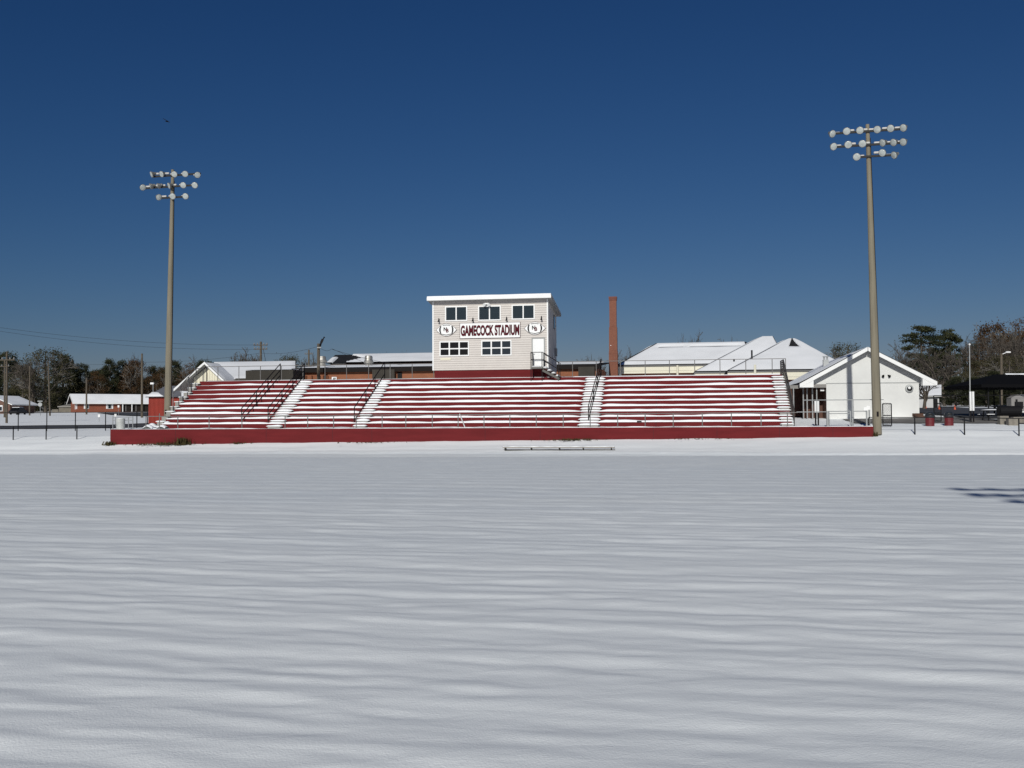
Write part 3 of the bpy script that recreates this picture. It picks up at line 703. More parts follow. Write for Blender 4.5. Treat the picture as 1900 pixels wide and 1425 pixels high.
# grey pipe enclosure on the wall end right of the bleachers
zs = ZW - .04
def gp(px, t): return S(sx(px, t), t, zs)
t = thing("pipe_gate", gp(1536, .8), "grey pipe gate and posts at the bare end of the maroon wall", "gate")
for px, hh, rr, tt in ((1536, 1.0, .10, .8), (1578, 1.0, .05, .8), (1582, 1.72, .06, 1.6), (1608, 1.05, .05, .8), (1613, 1.05, .05, .8)):
    MB().tube([gp(px, tt), gp(px, tt) + Vector((0, 0, hh))], rr, 8).build("post", GALV, t)
for a, b, hh, tt in ((1478, 1536, .95, .8), (1536, 1578, .98, .8), (1536, 1578, .84, .8), (1584, 1608, .98, .8), (1490, 1582, 1.70, 1.6), (1582, 1640, 1.70, 1.6)):
    MB().tube([gp(a, tt) + Vector((0, 0, hh)), gp(b, tt) + Vector((0, 0, hh))], .03, 6).build("rail", GALV, t)
c = W(1608, 757, .7)
tag(MB().slab([c + U * x + Vector((0, 0, z)) for x, z in ((-.17, -.16), (.05, -.16), (.06, -.1), (.2, -.08), (.2, .12), (.02, .14), (-.02, .06), (-.17, .04))], -V * .015).build("torn_sign", WHITE, org=c), "torn white sign tied to the grey pipe gate", "sign")

# ================================================================== BUILDINGS
def roof_plane(pts, th, mat, name, parent): return MB().slab(pts, (0, 0, th)).build(name, mat, parent)
def inset(poly, m):                            # pull a polygon towards its centroid by about m metres
    c = sum((Vector(p) for p in poly), Vector()) / len(poly)
    return [p + (c - p).normalized() * m for p in (Vector(q) for q in poly)]
def snow_plane(poly, lift, parent, m=.15, th=.12, nu=26, nv=10, seed=0, mat=None, name="snow_cover", bare=None):
    """quad a-b (eave), c-d (ridge, d above a); gently uneven snow over it"""
    a, b, c, d = inset(poly, m); nrm = (b - a).cross(d - a).normalized(); nrm = nrm if nrm.z > 0 else -nrm
    rows = []
    L = max(.1, (b - a).length)
    for j in range(nv + 1):
        r_ = []
        for i in range(nu + 1):
            f, g_ = i / nu, j / nv; p = a.lerp(b, f).lerp(d.lerp(c, f), g_)
            e = min(1, min(f * nu, (1 - f) * nu, g_ * nv, (1 - g_) * nv) / 1.5)
            h = lift + th * (.35 + .65 * e) * (1 + .4 * pn(f * L / 3 + seed, g_ * 4, 91))
            if bare and bare(f, g_): h = lift - .25
            r_.append(p + nrm * h if not (bare and bare(f, g_)) else p - nrm * .12)
        rows.append(r_)
    mb = MB(); mb.grid(rows); return mb.build(name, mat or ROOFSNOW, parent, smooth=True)

# ---- white block field house (gable end towards the field)
TF = 15.6
fl_, fr_ = sx(1534, TF), sx(1706, TF); fz0 = 1.7; fze = zz(1620, 711, TF)
ap = W(1607, 653, TF); as_, az_ = st(ap)[0], ap.z
FD = 17.0
fh = thing("field_house", S((fl_ + fr_) / 2, TF, 2.1), "white block building with a snowy gable roof behind the right floodlight pole", "building")
el = sx(1483, TF) + .35; er = sx(1735, TF) - .35
zel = zz(1483, 709.5, TF); slope = (az_ - zel) / (as_ - el)
zer = az_ - slope * (er - as_)
zl_ = az_ - slope * (as_ - fl_); zr_ = az_ - slope * (fr_ - as_)
mb = MB(); mb.sbox(fl_, fr_, TF, TF + .2, fz0, fze); mb.build("wall", BLOCK, fh)
def under(e, ze, sg):                          # where the roof underside comes down to the wall trim
    zt_, zb__ = az_ + .12, ze - .12 - .35 * slope; ln = abs(as_ - e) + .35
    return as_ + sg * ln * (zt_ - (fze - .04)) / (zt_ - zb__)
mb = MB(); mb.slab([S(under(el, zel, -1), TF - .012, fze - .04), S(under(er, zer, 1), TF - .012, fze - .04), S(as_, TF - .012, az_ + .115)], V * .2); mb.build("gable_wall", BLOCK, fh)
MB().sbox(fl_ - .02, fr_ + .02, TF - .03, TF - .014, fze - .01, fze + .045).build("trim", M("grey_trim", (.3, .31, .31), .6), fh)
mb = MB(); mb.sbox(fr_ - .2, fr_, TF + .21, TF + FD, fz0, zr_); mb.sbox(fl_ + .25, fr_ - .21, TF + FD - .2, TF + FD, fz0, fze); mb.build("rear_wall", BLOCK, fh)
pf = sx(1534, TF)
mb = MB(); mb.sbox(fl_ + .02, fl_ + .2, TF + .21, TF + 2.4, fz0, fze - .01); mb.sbox(el + .2, fl_ + .2, TF + 2.41, TF + 2.6, fz0, fze - .01); mb.build("porch_wall", BROWN, fh)
MB().sbox(el - .2, fl_ - .01, TF - .05, TF + .06, fze - .30, fze - .05).build("porch_beam", M("beam_grey", (.22, .21, .2)), fh)
MB().sbox(el - 6.0, fl_ - .2, TF + 5.2, TF + 5.35, fz0, fze - .12).build("porch_back_wall", BROWN, fh)
MB().sbox(el - 6, el + .15, TF + .5, TF + .6, fze - .34, fze - .08).build("porch_beam", M("beam_grey", (.22, .21, .2)), fh)
for px in (1473, 1491, 1498, 1508, 1516): MB().tube([S(sx(px, TF + .3), TF + .3, fz0), S(sx(px, TF + .3), TF + .3, fze - .3)], .05, 8).build("porch_post", GALV, fh)
MB().sbox(sx(1524, TF) , sx(1531, TF), TF + .3, TF + .5, fze - .55, fze - .38).build("porch_lamp", WHITE, fh)
oh = .75
rl = MB(); rl.slab([S(el - .35, TF - oh, zel - .12 - .35 * slope), S(as_, TF - oh, az_ + .12), S(as_, TF + FD + .4, az_ + .12), S(el - .35, TF + FD + .4, zel - .12 - .35 * slope)], (0, 0, .14)); roofl = rl.build("roof", GREYROOF, fh)
rr_ = MB(); rr_.slab([S(as_ + .004, TF - oh, az_ + .12), S(er + .35, TF - oh, zer - .12 - .35 * slope), S(er + .35, TF + FD + .4, zer - .12 - .35 * slope), S(as_ + .004, TF + FD + .4, az_ + .12)], (0, 0, .14)); roofr = rr_.build("roof", GREYROOF, fh)
for p, q, rf in ((S(as_ - .02, TF - oh - .03, az_ + .13), S(el - .37, TF - oh - .03, zel - .11 - .37 * slope), roofl), (S(as_ + .02, TF - oh - .03, az_ + .13), S(er + .37, TF - oh - .03, zer - .11 - .37 * slope), roofr)):
    mb = MB(); mb.slab([p + Vector((0, 0, -.10)), q + Vector((0, 0, -.14)), q + Vector((0, 0, .17)), p + Vector((0, 0, .20))], V * .025); mb.build("rake_board", WHITE, rf)
for x0, s_, z_, rf in ((el - .3, 1, zel, roofl), (er + .3, -1, zer, roofr)):
    mb = MB(); mb.slab([S(x0, TF - oh - .004, z_ - .26 - .3 * slope), S(x0 + s_ * .95, TF - oh - .004, z_ - .26 - .3 * slope), S(x0 + s_ * .95, TF - oh - .004, z_ + .30), S(x0, TF - oh - .004, z_ - .12 - .3 * slope)], V * .6); mb.build("eave_return", WHITE, rf)
snow_plane([S(el - .3, TF - oh, zel - .3 * slope), S(el - .3, TF + FD, zel - .3 * slope), S(as_ - .05, TF + FD, az_ + .2), S(as_ - .05, TF - oh, az_ + .2)], .1, roofl, m=.02, th=.10, nu=30, nv=14, seed=3)
snow_plane([S(er + .3, TF - oh, zer - .3 * slope), S(er + .3, TF + FD, zer - .3 * slope), S(as_ + .05, TF + FD, az_ + .2), S(as_ + .05, TF - oh, az_ + .2)], .1, roofr, m=.02, th=.10, nu=30, nv=14, seed=5)
vp = W(1532, 672, TF + 6.5)
mb = MB(); mb.wbox(vp - Vector((0, 0, .3)), (.42, .42, 1.0), -TH)
for d in (-.12, .12): mb.lathe(vp + U * d + Vector((0, 0, .2)), Vector((0, 0, 1)), [(0, .07), (.2, .07), (.21, .11), (.3, .11)], 8)
mb.build("roof_vent", GALV, roofl)
c = W(1687, 721, TF)
mb = MB(); mb.lathe(c, -V + U * .25 * 0, [(0, .27), (.06, .30), (.14, .28), (.15, .2)], 18); fn = mb.build("exhaust_fan", GALV, fh)
MB().lathe(c - V * .15, -V, [(.001, .2), (.04, .16)], 14).build("fan_opening", DARK, fn); MB().lathe(c - V * .2 - U * .03 + Vector((0, 0, .06)), -V, [(0, .11), (.05, .10)], 12).build("fan_hub", WHITE, fn)
for px in (1640, 1647.5):
    c = W(px, 696, TF); mb = MB(); mb.lathe(c, (-V + U * (.5 if px > 1642 else -.5) + Vector((0, 0, -.5))), [(0, .04), (.1, .06), (.22, .1), (.24, .1)], 10); mb.build("wall_floodlight", DARK, fh)
c = W(1700, 765, TF + .3)

# ---- school: hip roofed blocks right of the chimney
def hip(label, name, FL, FR, depth, P1, P2, tb, wall_mat, walls, seed, bare=None, snowcuts=None, trim=True, m=.35, nu=34):
    """FL, FR eave corners (world), P1-P2 ridge ends, walls below the eave"""
    bl, br_ = FL + V * depth, FR + V * depth; bl.z = FL.z; br_.z = FR.z
    t = thing(name, S(st((FL + FR) / 2)[0], st(FL)[1], 3.0), label, "building", "hip roofed school blocks")
    mb = MB(); zb = 2.6
    s0, ta = st(FL); s1, _ = st(FR)
    mb.sbox(s0 + .6, s1 - .6, ta + .6, ta + depth - .6, zb, FL.z - .25); mb.build("wall", wall_mat, t)
    mb = MB(); P = [FL, FR, br_, bl]; low = [p - Vector((0, 0, .25)) for p in P]
    mb.add(P + [P1, P2] + low, [(0, 1, 5, 4), (1, 2, 5), (2, 3, 4, 5), (3, 0, 4), (6, 7, 1, 0), (7, 8, 2, 1), (8, 9, 3, 2), (9, 6, 0, 3), (9, 8, 7, 6)])
    rf = mb.build("roof", SHINGLE, t)
    MB().sbox(s0 + .05, s1 - .05, ta - .06, ta - .005, FL.z - .62, FL.z - .08).build("fascia", TRIMY, t)
    MB().sbox(s0 + .3, s1 - .3, ta - .02, ta + .55, FL.z - .9, FL.z - .63).build("soffit_band", TRIMY, t)
    MB().sbox(s0 + .05, s1 - .05, ta - .16, ta - .065, FL.z - .12, FL.z + .02).build("gutter", M("gutter_dark", (.12, .12, .12), .6), rf)
    snow_plane([FL, FR, P2, P1], .04, rf, m=m, th=.14, seed=seed, bare=bare, nu=nu, nv=16)
    snow_plane([bl, FL, P1, P1], .04, rf, m=m * 1.2, th=.14, seed=seed + 9, nu=12, nv=12)
    if (P2 - P1).length > .3 or True: snow_plane([FR, br_, P2, P2], .04, rf, m=m * 1.2, th=.14, seed=seed + 5, nu=12, nv=12)
    return t, rf
tA = 53
FLa, FRa = W(1143, 679, tA), W(1400, 677, tA); FRa.z = FLa.z
P1, P2 = W(1217, 637, tA + 10), W(1385, 634.5, tA + 10); P2.z = P1.z
hA, rA = hip("long brick school block with a snowy hip roof just right of the chimney", "school_block", FLa, FRa, 20, P1, P2, tA, BRICK, None, 1, bare=lambda f, g_: (.79 < g_ < .87 and f > .06 and pn(f * 14, 2.2, 3) > -.35))
tB = 46
FLb = W(1287, 691, tB); FRb = W(1470, 691, tB); FRb.z = FLb.z
P1 = W(1415, 624, tB + 13); P2 = P1 + U * 1.2
hip("snowy hip roofed school block between the long brick block and the nearest peaked block", "school_block", FLb, FRb, 26, P1, P2, tB, BRICK, None, 2, m=.28)
tC = 39
FLc = W(1349, 689, tC); FRc = W(1585, 689, tC); FRc.z = FLc.z
P1 = W(1464, 628, tC + 13); P2 = P1 + U * .6
hC, rC = hip("peaked school block with a bare dark patch at the top of its snowy roof", "school_block", FLc, FRc, 26, P1, P2, tC, BRICK, None, 4, m=.30, nu=60, bare=lambda f, g_: g_ > .74 and (f > .42) and (f + .25 * g_ < .95 + .05 * pn(f * 9, g_ * 9, 8)) and g_ < 1.01 and f < .98)
for (rf, px, py, tt) in ((rA, 1257, 686, tA - .3), (rC, 1401, 686, tC - .3)):
    p = W(px, py, tt); MB().tube([p - Vector((0, 0, 1.2)), p + Vector((0, 0, .5))], .12, 8).build("downspout", TRIMY, rf)
for px, py, tt, rf in ((1395, 656, tC + 4, rC), (1362, 672, tB + 3, rC)):
    p = W(px, py, tt); MB().tube([p - Vector((0, 0, .5)), p + Vector((0, 0, .35))], .09, 8).build("vent_pipe", SHINGLE, rf)

# ---- brick chimney
tC2 = 46; cb = W(1137.5, 705, tC2); 
ch = thing("brick_chimney", Vector((cb.x, cb.y, 2.9)), "tall red brick chimney standing behind the bleachers", "chimney")
def cw(px0, px1): return (sx(px1, tC2) - sx(px0, tC2)) / 2
zt = zz(1137, 549, tC2); z1 = zz(1137, 606, tC2); z2 = zz(1137, 655, tC2)
def shaft(z0, z3, w0, w1, mb):
    c0, t0_ = st(cb); t0_ = tC2 + 1.0
    mb.hexa([S(c0 - w0, t0_ - w0, z0), S(c0 + w0, t0_ - w0, z0), S(c0 + w0, t0_ + w0, z0), S(c0 - w0, t0_ + w0, z0), S(c0 - w1, t0_ - w1, z3), S(c0 + w1, t0_ - w1, z3), S(c0 + w1, t0_ + w1, z3), S(c0 - w1, t0_ + w1, z3)])
mb = MB(); ww = cw(1130.8, 1144.2)
shaft(2.7, z2, ww * 1.28, ww * 1.2, mb); shaft(z2 + .001, z2 + .25, ww * 1.24, ww * 1.18, mb); shaft(z2 + .251, z1, ww * 1.14, ww * 1.1, mb); shaft(z1 + .001, zt - .4, ww * .97, ww * .97, mb); mb.build("shaft", BRICKC, ch)
mb = MB(); shaft(zt - .399, zt - .2, ww * 1.06, ww * 1.1, mb); shaft(zt - .199, zt, ww * 1.14, ww * 1.14, mb); mb.build("cap", M("cap_brick", (.16, .06, .045), .9, .15, 3), ch)
rng = random.Random(4); mb = MB()
for i in range(16):
    z = zt - 1.2 - (zt - 4.5) * rng.random() * .8; x_ = (rng.random() - .5) * 1.6 * ww; c0, _ = st(cb); yy = tC2 + 1 - ww * (1.19 if z < z1 else 1.0) - .02
    r_ = .035 + .05 * rng.random(); mb.lathe(S(c0 + x_, yy + .1, z), Vector((.2, 0, 1)), [(-r_ * .6, r_ * .4), (-r_ * .2, r_ * 1.25), (r_ * .3, r_), (r_ * .7, r_ * .3)], 7)
mb.build("snow_clump", ROOFSNOW, ch)

# ---- long low school wing behind the bleachers
tL = 34
sc1 = thing("school_wing", S(-6, tL, 2.8), "long low brick school wing with a snowy roof behind the press box", "building")
wl, wr = sx(546, tL), sx(1108, tL)
ze = zz(700, 684, tL); MB().sbox(wl, wr, tL + .4, tL + 13, 2.3, ze - .02).build("wall", BRICK, sc1)
c0, c1_ = sx(556, tL), sx(612, tL)
zrf = zz(700, 676, tL + 8)
rl = MB(); rl.hexa([S(wl - .3, tL, ze), S(wr + .4, tL, ze), S(wr + .4, tL + 13, zrf), S(wl - .3, tL + 13, zrf), S(wl - .3, tL, ze + .12), S(wr + .4, tL, ze + .12), S(wr + .4, tL + 13, zrf + .12), S(wl - .3, tL + 13, zrf + .12)])
rf1 = rl.build("roof", SHINGLE, sc1)
MB().sbox(wl - .3, wr + .4, tL - .04, tL + .12, ze - .30, ze + .06).build("fascia", M("dark_fascia", (.016, .013, .012), .8, spec=.1), sc1)
snow_plane([S(wl, tL, ze + .08), S(wr, tL, ze + .08), S(wr, tL + 12.8, zrf + .08), S(wl, tL + 12.8, zrf + .08)], .05, rf1, m=.1, th=.14, nu=90, nv=8, seed=12)
for x0, x1 in ((692, 733), (1074, 1104)):
    mb = MB(); a, b = sx(x0, tL), sx(x1, tL); n = int((b - a) / .18)
    for i in range(n): mb.sbox(a + (b - a) * i / n, a + (b - a) * (i + .55) / n, tL - .24, tL - .16, 2.3, ze - .1); mb.sbox(a + (b - a) * (i + .55) / n, a + (b - a) * (i + 1) / n, tL - .21, tL - .16, 2.3, ze - .1)
    mb.sbox(a, b, tL - .155, tL - .05, 2.3, ze - .1); mb.build("metal_panel", DKPANEL, sc1)
mb = MB()
for px in (738, 742): mb.sbox(sx(px, tL) - .12, sx(px, tL) + .12, tL + .3, tL + .39, 2.3, ze - .4)
mb.build("doorway", DARK, sc1)
mb = MB()
for px in (562, 573, 587, 602): a = sx(px, tL); mb.lathe(S(a, tL + .3, 2.3), Vector((0, 0, 1)), [(0, .3), (ze - 2.9, .3)], 10)
mb.build("brick_pier", BRICK, sc1)
for px, yt, yb in ((597.5, 661, 673), (684, 660, 675)):
    c = W(px, yb, tL + 5); c2 = W(px, yt, tL + 5); h = c2.z - c.z; r_ = (sx(px + 8.6, tL + 5) - sx(px, tL + 5))
    mb = MB(); mb.lathe(c - Vector((0, 0, .5)), Vector((0, 0, 1)), [(0, r_ * .75), (.55, r_ * .75), (.56, r_ * 1.0), (.6 + h * .2, r_ * 1.0), (.62 + h * .25, r_ * .88), (.5 + h * .66, r_ * .8), (.51 + h * .68, r_ * .86), (.5 + h * .97, r_ * .74), (.5 + h * 1.0, r_ * .6)], 20)
    mb.build("roof_ventilator", M("vent_metal", (.42, .40, .36), .35, .1, 4, metal=.6), rf1)

# second, taller wing
tM = 50
a = W(604, 674, tM); b = W(842, 671, tM); b.z = a.z; r1 = W(622, 658.5, tM + 8); r2 = W(850, 655.5, tM + 8); r2.z = r1.z
sc2 = thing("school_wing", S(-14, tM, 3), "taller school wing with a half bare dark gable left of the press box", "building")
mb = MB(); s0, _ = st(a); s1, _ = st(b); mb.sbox(s0 + .4, s1, tM + .5, tM + 15.5, 2.5, a.z - .1); mb.build("wall", BRICK, sc2)
bl = S(s0, tM + 16, a.z); br_ = S(s1, tM + 16, a.z)
mb = MB(); mb.add([a, b, br_, bl, r1, r2], [(0, 1, 5, 4), (2, 3, 4, 5), (3, 0, 4), (1, 2, 5), (3, 2, 1, 0)]); rf2 = mb.build("roof", SHINGLE, sc2)
snow_plane([a, b, r2, r1], .05, rf2, m=.12, th=.14, nu=120, nv=12, seed=17, bare=lambda f, g_: 604 + 238 * f < 640 + 31 * max(0, 1 - abs(g_ - .5) / .42) + 5 * pn(f * 30, g_ * 3, 4) and not (604 + 238 * f < 614 and g_ < .6))

# cream gabled wing on the left, its long roof and the dark canopy block
tG = 31
ga = W(387, 675, tG); gl = W(346, 711, tG); gr_ = W(424, 710, tG)
sc3 = thing("cream_gable_wing", S(st(ga)[0], tG, 2.5), "cream panelled gable rising behind the left end of the bleachers", "building")
mb = MB(); mb.slab([S(st(gl)[0] + .8, tG, 2.3), S(st(gr_)[0] - .3, tG, 2.3), S(st(gr_)[0] - .3, tG, gr_.z), ga - Vector((0, 0, .25)), S(st(gl)[0] + .8, tG, gl.z + .55)], V * .25); mb.build("gable_wall", CREAM, sc3)
mb = MB()
for px in (384.0,): mb.sbox(sx(px, tG) - .06, sx(px, tG) + .06, tG - .03, tG - .005, 2.3, ga.z - .9)
for i in range(16): x_ = sx(352 + i * 4.6, tG); mb.sbox(x_ - .012, x_ + .012, tG - .012, tG - .004, 2.3, min(ga.z - .5 - abs(x_ - st(ga)[0]) * (ga.z - gl.z) / (st(ga)[0] - st(gl)[0]), ga.z - .5))
mb.build("panel_seam", M("seam", (.30, .27, .2), .7), sc3)
for p, q in ((ga, gl - U * .9 - Vector((0, 0, .75))), (ga, gr_)):
    d = V * 2.2
    rf3 = MB().slab([p - V * .9, q - V * .9, q + d, p + d], (0, 0, .14)).build("roof", SOFFIT, sc3)
    MB().slab([p - V * .93 - Vector((0, 0, .08)), q - V * .93 - Vector((0, 0, .08)), q - V * .93 + Vector((0, 0, .16)), p - V * .93 + Vector((0, 0, .16))], V * .025).build("rake_board", WHITE, rf3)
    snow_plane([q - V * .9, q + d, p + d, p - V * .9], .12, rf3, m=.05, th=.1, nu=14, nv=10, seed=23)
ra, rb = W(416, 707, tG + 1.5), W(549, 705, tG + 1.5); rb.z = ra.z; rc, rd = W(549, 675, tG + 14), W(396, 674, tG + 14); rc.z = rd.z
sc4 = thing("low_school_wing", S(st(ra)[0], tG + 1.5, 2.5), "low school wing with a wide snowy roof right of the cream gable", "building")
MB().sbox(st(ra)[0] + .3, st(rb)[0], tG + 1.8, tG + 13.5, 2.2, ra.z - .05).build("wall", BRICK, sc4)
rf4 = MB().slab([ra, rb, rc, rd], (0, 0, .1)).build("roof", SHINGLE, sc4)
MB().sbox(st(ra)[0], st(rb)[0], tG + 1.4, tG + 1.49, ra.z - .3, ra.z + .12).build("fascia", DKPANEL, sc4)
snow_plane([ra, rb, rc, rd], .1, rf4, m=.1, th=.15, nu=40, nv=14, seed=31)
tk = tG - 2.0
ka, kb = sx(456, tk), sx(544, tk); kz = zz(500, 687, tk)
kn = thing("canopy_block", S(ka, tk, 2.3), "dark ribbed metal canopy block behind the bleacher handrails", "canopy")
mb = MB(); n = 44
for i in range(n):
    x0 = ka + (kb - ka) * i / n; x1 = ka + (kb - ka) * (i + .55) / n; x2 = ka + (kb - ka) * (i + 1) / n
    mb.sbox(x0, x1, tk - .07, tk, 2.2, kz); mb.sbox(x1, x2, tk - .03, tk, 2.2, kz)
mb.sbox(ka, kb, tk + .002, tk + 3.2, 2.2, kz - .02); mb.build("metal_panel", DKPANEL, kn)
snow_plane([S(ka, tk - .1, kz), S(kb, tk - .1, kz), S(kb, tk + 3.2, kz + .06), S(ka, tk + 3.2, kz + .06)], .01, kn, m=.0, th=.1, nu=30, nv=5, seed=37)
a = W(436, 702, tk + .5); MB().sbox(st(a)[0], ka - .01, tk + .6, tk + 2.5, 2.2, a.z).build("duct_box", DKPANEL, kn)

# ---- red steel shed at the left bleacher end
tR = 34
ra = sx(275.5, tR); rbx = sx(372, tR); rz0, rz1 = 1.4, zz(300, 737, tR)
sh = thing("steel_shed", S(ra, tR, 1.9), "bright red ribbed steel shed with a grey roof behind the left floodlight pole", "shed")
mb = MB(); mb.sbox(ra, rbx, tR + .03, tR + 9, rz0, rz1); n = 40
for i in range(n): x0 = ra + (rbx - ra) * i / n; mb.sbox(x0 + .02, x0 + .09, tR - .03, tR + .025, rz0, rz1)
mb.build("wall", RUST, sh)
e0, e1 = S(ra - .25, tR - .3, rz1), S(rbx + .25, tR - .3, rz1); q1, q2 = W(307, 716, tR + 4.5), W(352, 716, tR + 4.5); q2.z = q1.z
e2, e3 = S(rbx + .25, tR + 9.3, rz1), S(ra - .25, tR + 9.3, rz1)
mb = MB(); mb.add([e0, e1, e2, e3, q1, q2], [(0, 1, 5, 4), (1, 2, 5), (2, 3, 4, 5), (3, 0, 4), (3, 2, 1, 0)]); rfs = mb.build("roof", GREYROOF, sh)
snow_plane([e0.lerp(e1, .005), e0.lerp(e1, .34), e0.lerp(e1, .18).lerp(q1, .32), e0.lerp(q1, .36)], .02, rfs, m=.0, th=.16, nu=16, nv=8, seed=41)
snow_plane([e1.lerp(e0, .36), e1, q2, q2.lerp(q1, .45)], .02, rfs, m=.05, th=.14, nu=20, nv=8, seed=43)

# ---- brick ranch house far left, and the neighbour cut by the frame
HA = R(32); HU = Vector((math.cos(HA), math.sin(HA), 0)); HV = Vector((-math.sin(HA), math.cos(HA), 0)); H0 = A(141, 770, 268); H0.z = 0
def hs(px): d = ray(px, 755); k = (H0 - EYEV).dot(HV) / d.dot(HV); return (EYEV + d * k - H0).dot(HU)
def hz(px, py): d = ray(px, py); k = (H0 - EYEV).dot(HV) / d.dot(HV); return (EYEV + d * k).z
def HP(a, t, z): return H0 + HU * a + HV * t + Vector((0, 0, z))
def hx(a0, a1, t0, t1, z0, z1): return MB().hexa([HP(a0, t0, z0), HP(a1, t0, z0), HP(a1, t1, z0), HP(a0, t1, z0), HP(a0, t0, z1), HP(a1, t0, z1), HP(a1, t1, z1), HP(a0, t1, z1)])
hL = 28.0; hz1 = hz(160, 747.8); hz0 = hz(160, 764.5); hr = A(136, 732, 271.5).z; HDp = 8.4
ho = thing("ranch_house", HP(0, 0, hz0), "long brick ranch house with a snowy roof and white shutters", "house")
hx(0, hL, 0, HDp, hz0 - 1.5, hz1).build("wall", BRICKH, ho)
MB().slab([HP(.01, 0, hz1 + .01), HP(.01, HDp, hz1 + .01), HP(.01, HDp / 2, hr - .25)], HU * .2).build("gable_wall", BRICKH, ho)
h0, h1 = -.9, hL + .9
rfh = MB().slab([HP(h0, -.8, hz1 - .1), HP(h1, -.8, hz1 - .1), HP(h1, HDp / 2, hr), HP(h0, HDp / 2, hr)], (0, 0, .14)).build("roof", SHINGLE, ho)
rfb = MB().slab([HP(h0, HDp / 2 + .003, hr), HP(h1, HDp / 2 + .003, hr), HP(h1, HDp + .8, hz1 - .1), HP(h0, HDp + .8, hz1 - .1)], (0, 0, .14)).build("roof", SHINGLE, ho)
hx(h0, h1, -.87, -.81, hz1 - .24, hz1 + .08).build("fascia", WHITE, rfh)
for t_, rf in ((-.8, rfh), (HDp + .8, rfb)): MB().slab([HP(h0 - .06, t_, hz1 - .34), HP(h0 - .06, HDp / 2, hr - .24), HP(h0 - .06, HDp / 2, hr + .2), HP(h0 - .06, t_, hz1 + .1)], HU * .05).build("rake_board", WHITE, rf)
snow_plane([HP(h0, -.8, hz1 - .06), HP(h1, -.8, hz1 - .06), HP(h1, HDp / 2, hr + .04), HP(h0, HDp / 2, hr + .04)], .12, rfh, m=.0, th=.12, nu=30, nv=6, seed=47)
snow_plane([HP(h0, HDp + .8, hz1 - .06), HP(h1, HDp + .8, hz1 - .06), HP(h1, HDp / 2, hr + .04), HP(h0, HDp / 2, hr + .04)], .12, rfb, m=.0, th=.12, nu=30, nv=6, seed=49)
def hbox(x0, x1, y0, y1, d0, d1, mat, name, par=None): return hx(hs(x0), hs(x1), -d1, -d0, hz(x0, y1), hz(x0, y0)).build(name, mat, par or ho)
for x0, x1 in ((158.5, 165), (200, 206.5)):
    wn = hbox(x0, x1, 749.5, 758.5, .0, .10, WHITE, "window"); hbox(x0 + .7, x1 - .7, 750.3, 757.8, .105, .13, GLASS, "pane", wn)
for x in (155.5, 196.8, 207.2): hbox(x, x + 2.6, 749.5, 758.5, .0, .08, WHITE, "shutter")
hbox(141.3, 143, 749, 759, .0, .06, WHITE, "corner_trim")
hx(-.06, 0, .6, 1.5, hz0 + .7, hz1 - .1).build("shutter", WHITE, ho)
hbox(224, 300, 749, 763.5, .02, .06, M("porch_shade", (.022, .018, .016), .9, spec=.1), "porch_shade_panel")  # flat dark panel painted as the shade inside the porch
for x in (226, 243, 262, 284): hbox(x, x + 1.5, 748.2, 764, .5, .75, WHITE, "porch_post")
for x in (232, 251): hbox(x, x + 2.4, 750, 763, .07, .12, M("porch_door", (.10, .095, .09), .7), "door")  # door colour darkened to sit in the painted porch shade
tN = 150
n0, n1 = sx(-45, tN), sx(18.5, tN); nz0, nz1 = zz(10, 768, tN) - .6, zz(10, 750, tN)
ne = thing("brick_house", S(n1, tN, nz0), "brick house gable with white snowy eaves cut by the picture edge", "house")
nap = W(-14, 736, tN)
MB().slab([S(n0, tN, nz0), S(n1, tN, nz0), S(n1, tN, nz1), S(st(nap)[0], tN, nap.z), S(n0, tN, nz1)], V * 9).build("wall", M("dark_brick", (.13, .07, .05), .9, .2, 2), ne)
for p, q in ((nap + Vector((0, 0, .1)), S(n1 + .9, tN, nz1 - .25)), (nap + Vector((0, 0, .1)), S(n0 - .9, tN, nz1 - .25))):
    rf = MB().slab([p - V * .6, q - V * .6, q + V * 9.5, p + V * 9.5], (0, 0, .2)).build("roof", WHITE, ne)
    snow_plane([q - V * .6, q + V * 9.5, p + V * 9.5, p - V * .6], .2, rf, m=0, th=.14, nu=10, nv=6, seed=51)
wn = MB().sbox(sx(-2, tN), sx(5, tN), tN - .1, tN + .05, zz(0, 763, tN), zz(0, 752, tN)).build("window", WHITE, ne); MB().sbox(sx(-1, tN), sx(4, tN), tN - .13, tN - .105, zz(0, 762, tN), zz(0, 754.5, tN)).build("pane", GLASS, wn)
# low grey outbuilding and board fence between the big oak and the ranch house
tB2 = 188
ob = thing("garden_shed", S(sx(110, tB2), tB2, 4.6), "small grey wooden shed left of the ranch house", "shed")
MB().sbox(sx(109, tB2), sx(134, tB2), tB2, tB2 + 4, 3.6, zz(120, 755, tB2)).build("wall", M("grey_wood", (.14, .125, .10), .9, .15, 1), ob)
MB().slab([S(sx(108, tB2), tB2 - .4, zz(120, 755.5, tB2)), S(sx(135, tB2), tB2 - .4, zz(120, 755.5, tB2)), S(sx(135, tB2), tB2 + 4, zz(120, 751, tB2)), S(sx(111, tB2), tB2 + 4, zz(120, 751, tB2))], (0, 0, .25)).build("roof", M("grey_wood_roof", (.24, .23, .21), .9), ob)
bf = MB(); bf.sbox(sx(97, tB2), sx(108.5, tB2), tB2 - .2, tB2, 3.6, zz(100, 759.5, tB2)); tag(bf.build("board_fence", M("grey_wood", (.14, .125, .1)), org=S(sx(97, tB2), tB2, 4.5)), "short grey board fence joining the small wooden shed", "fence")
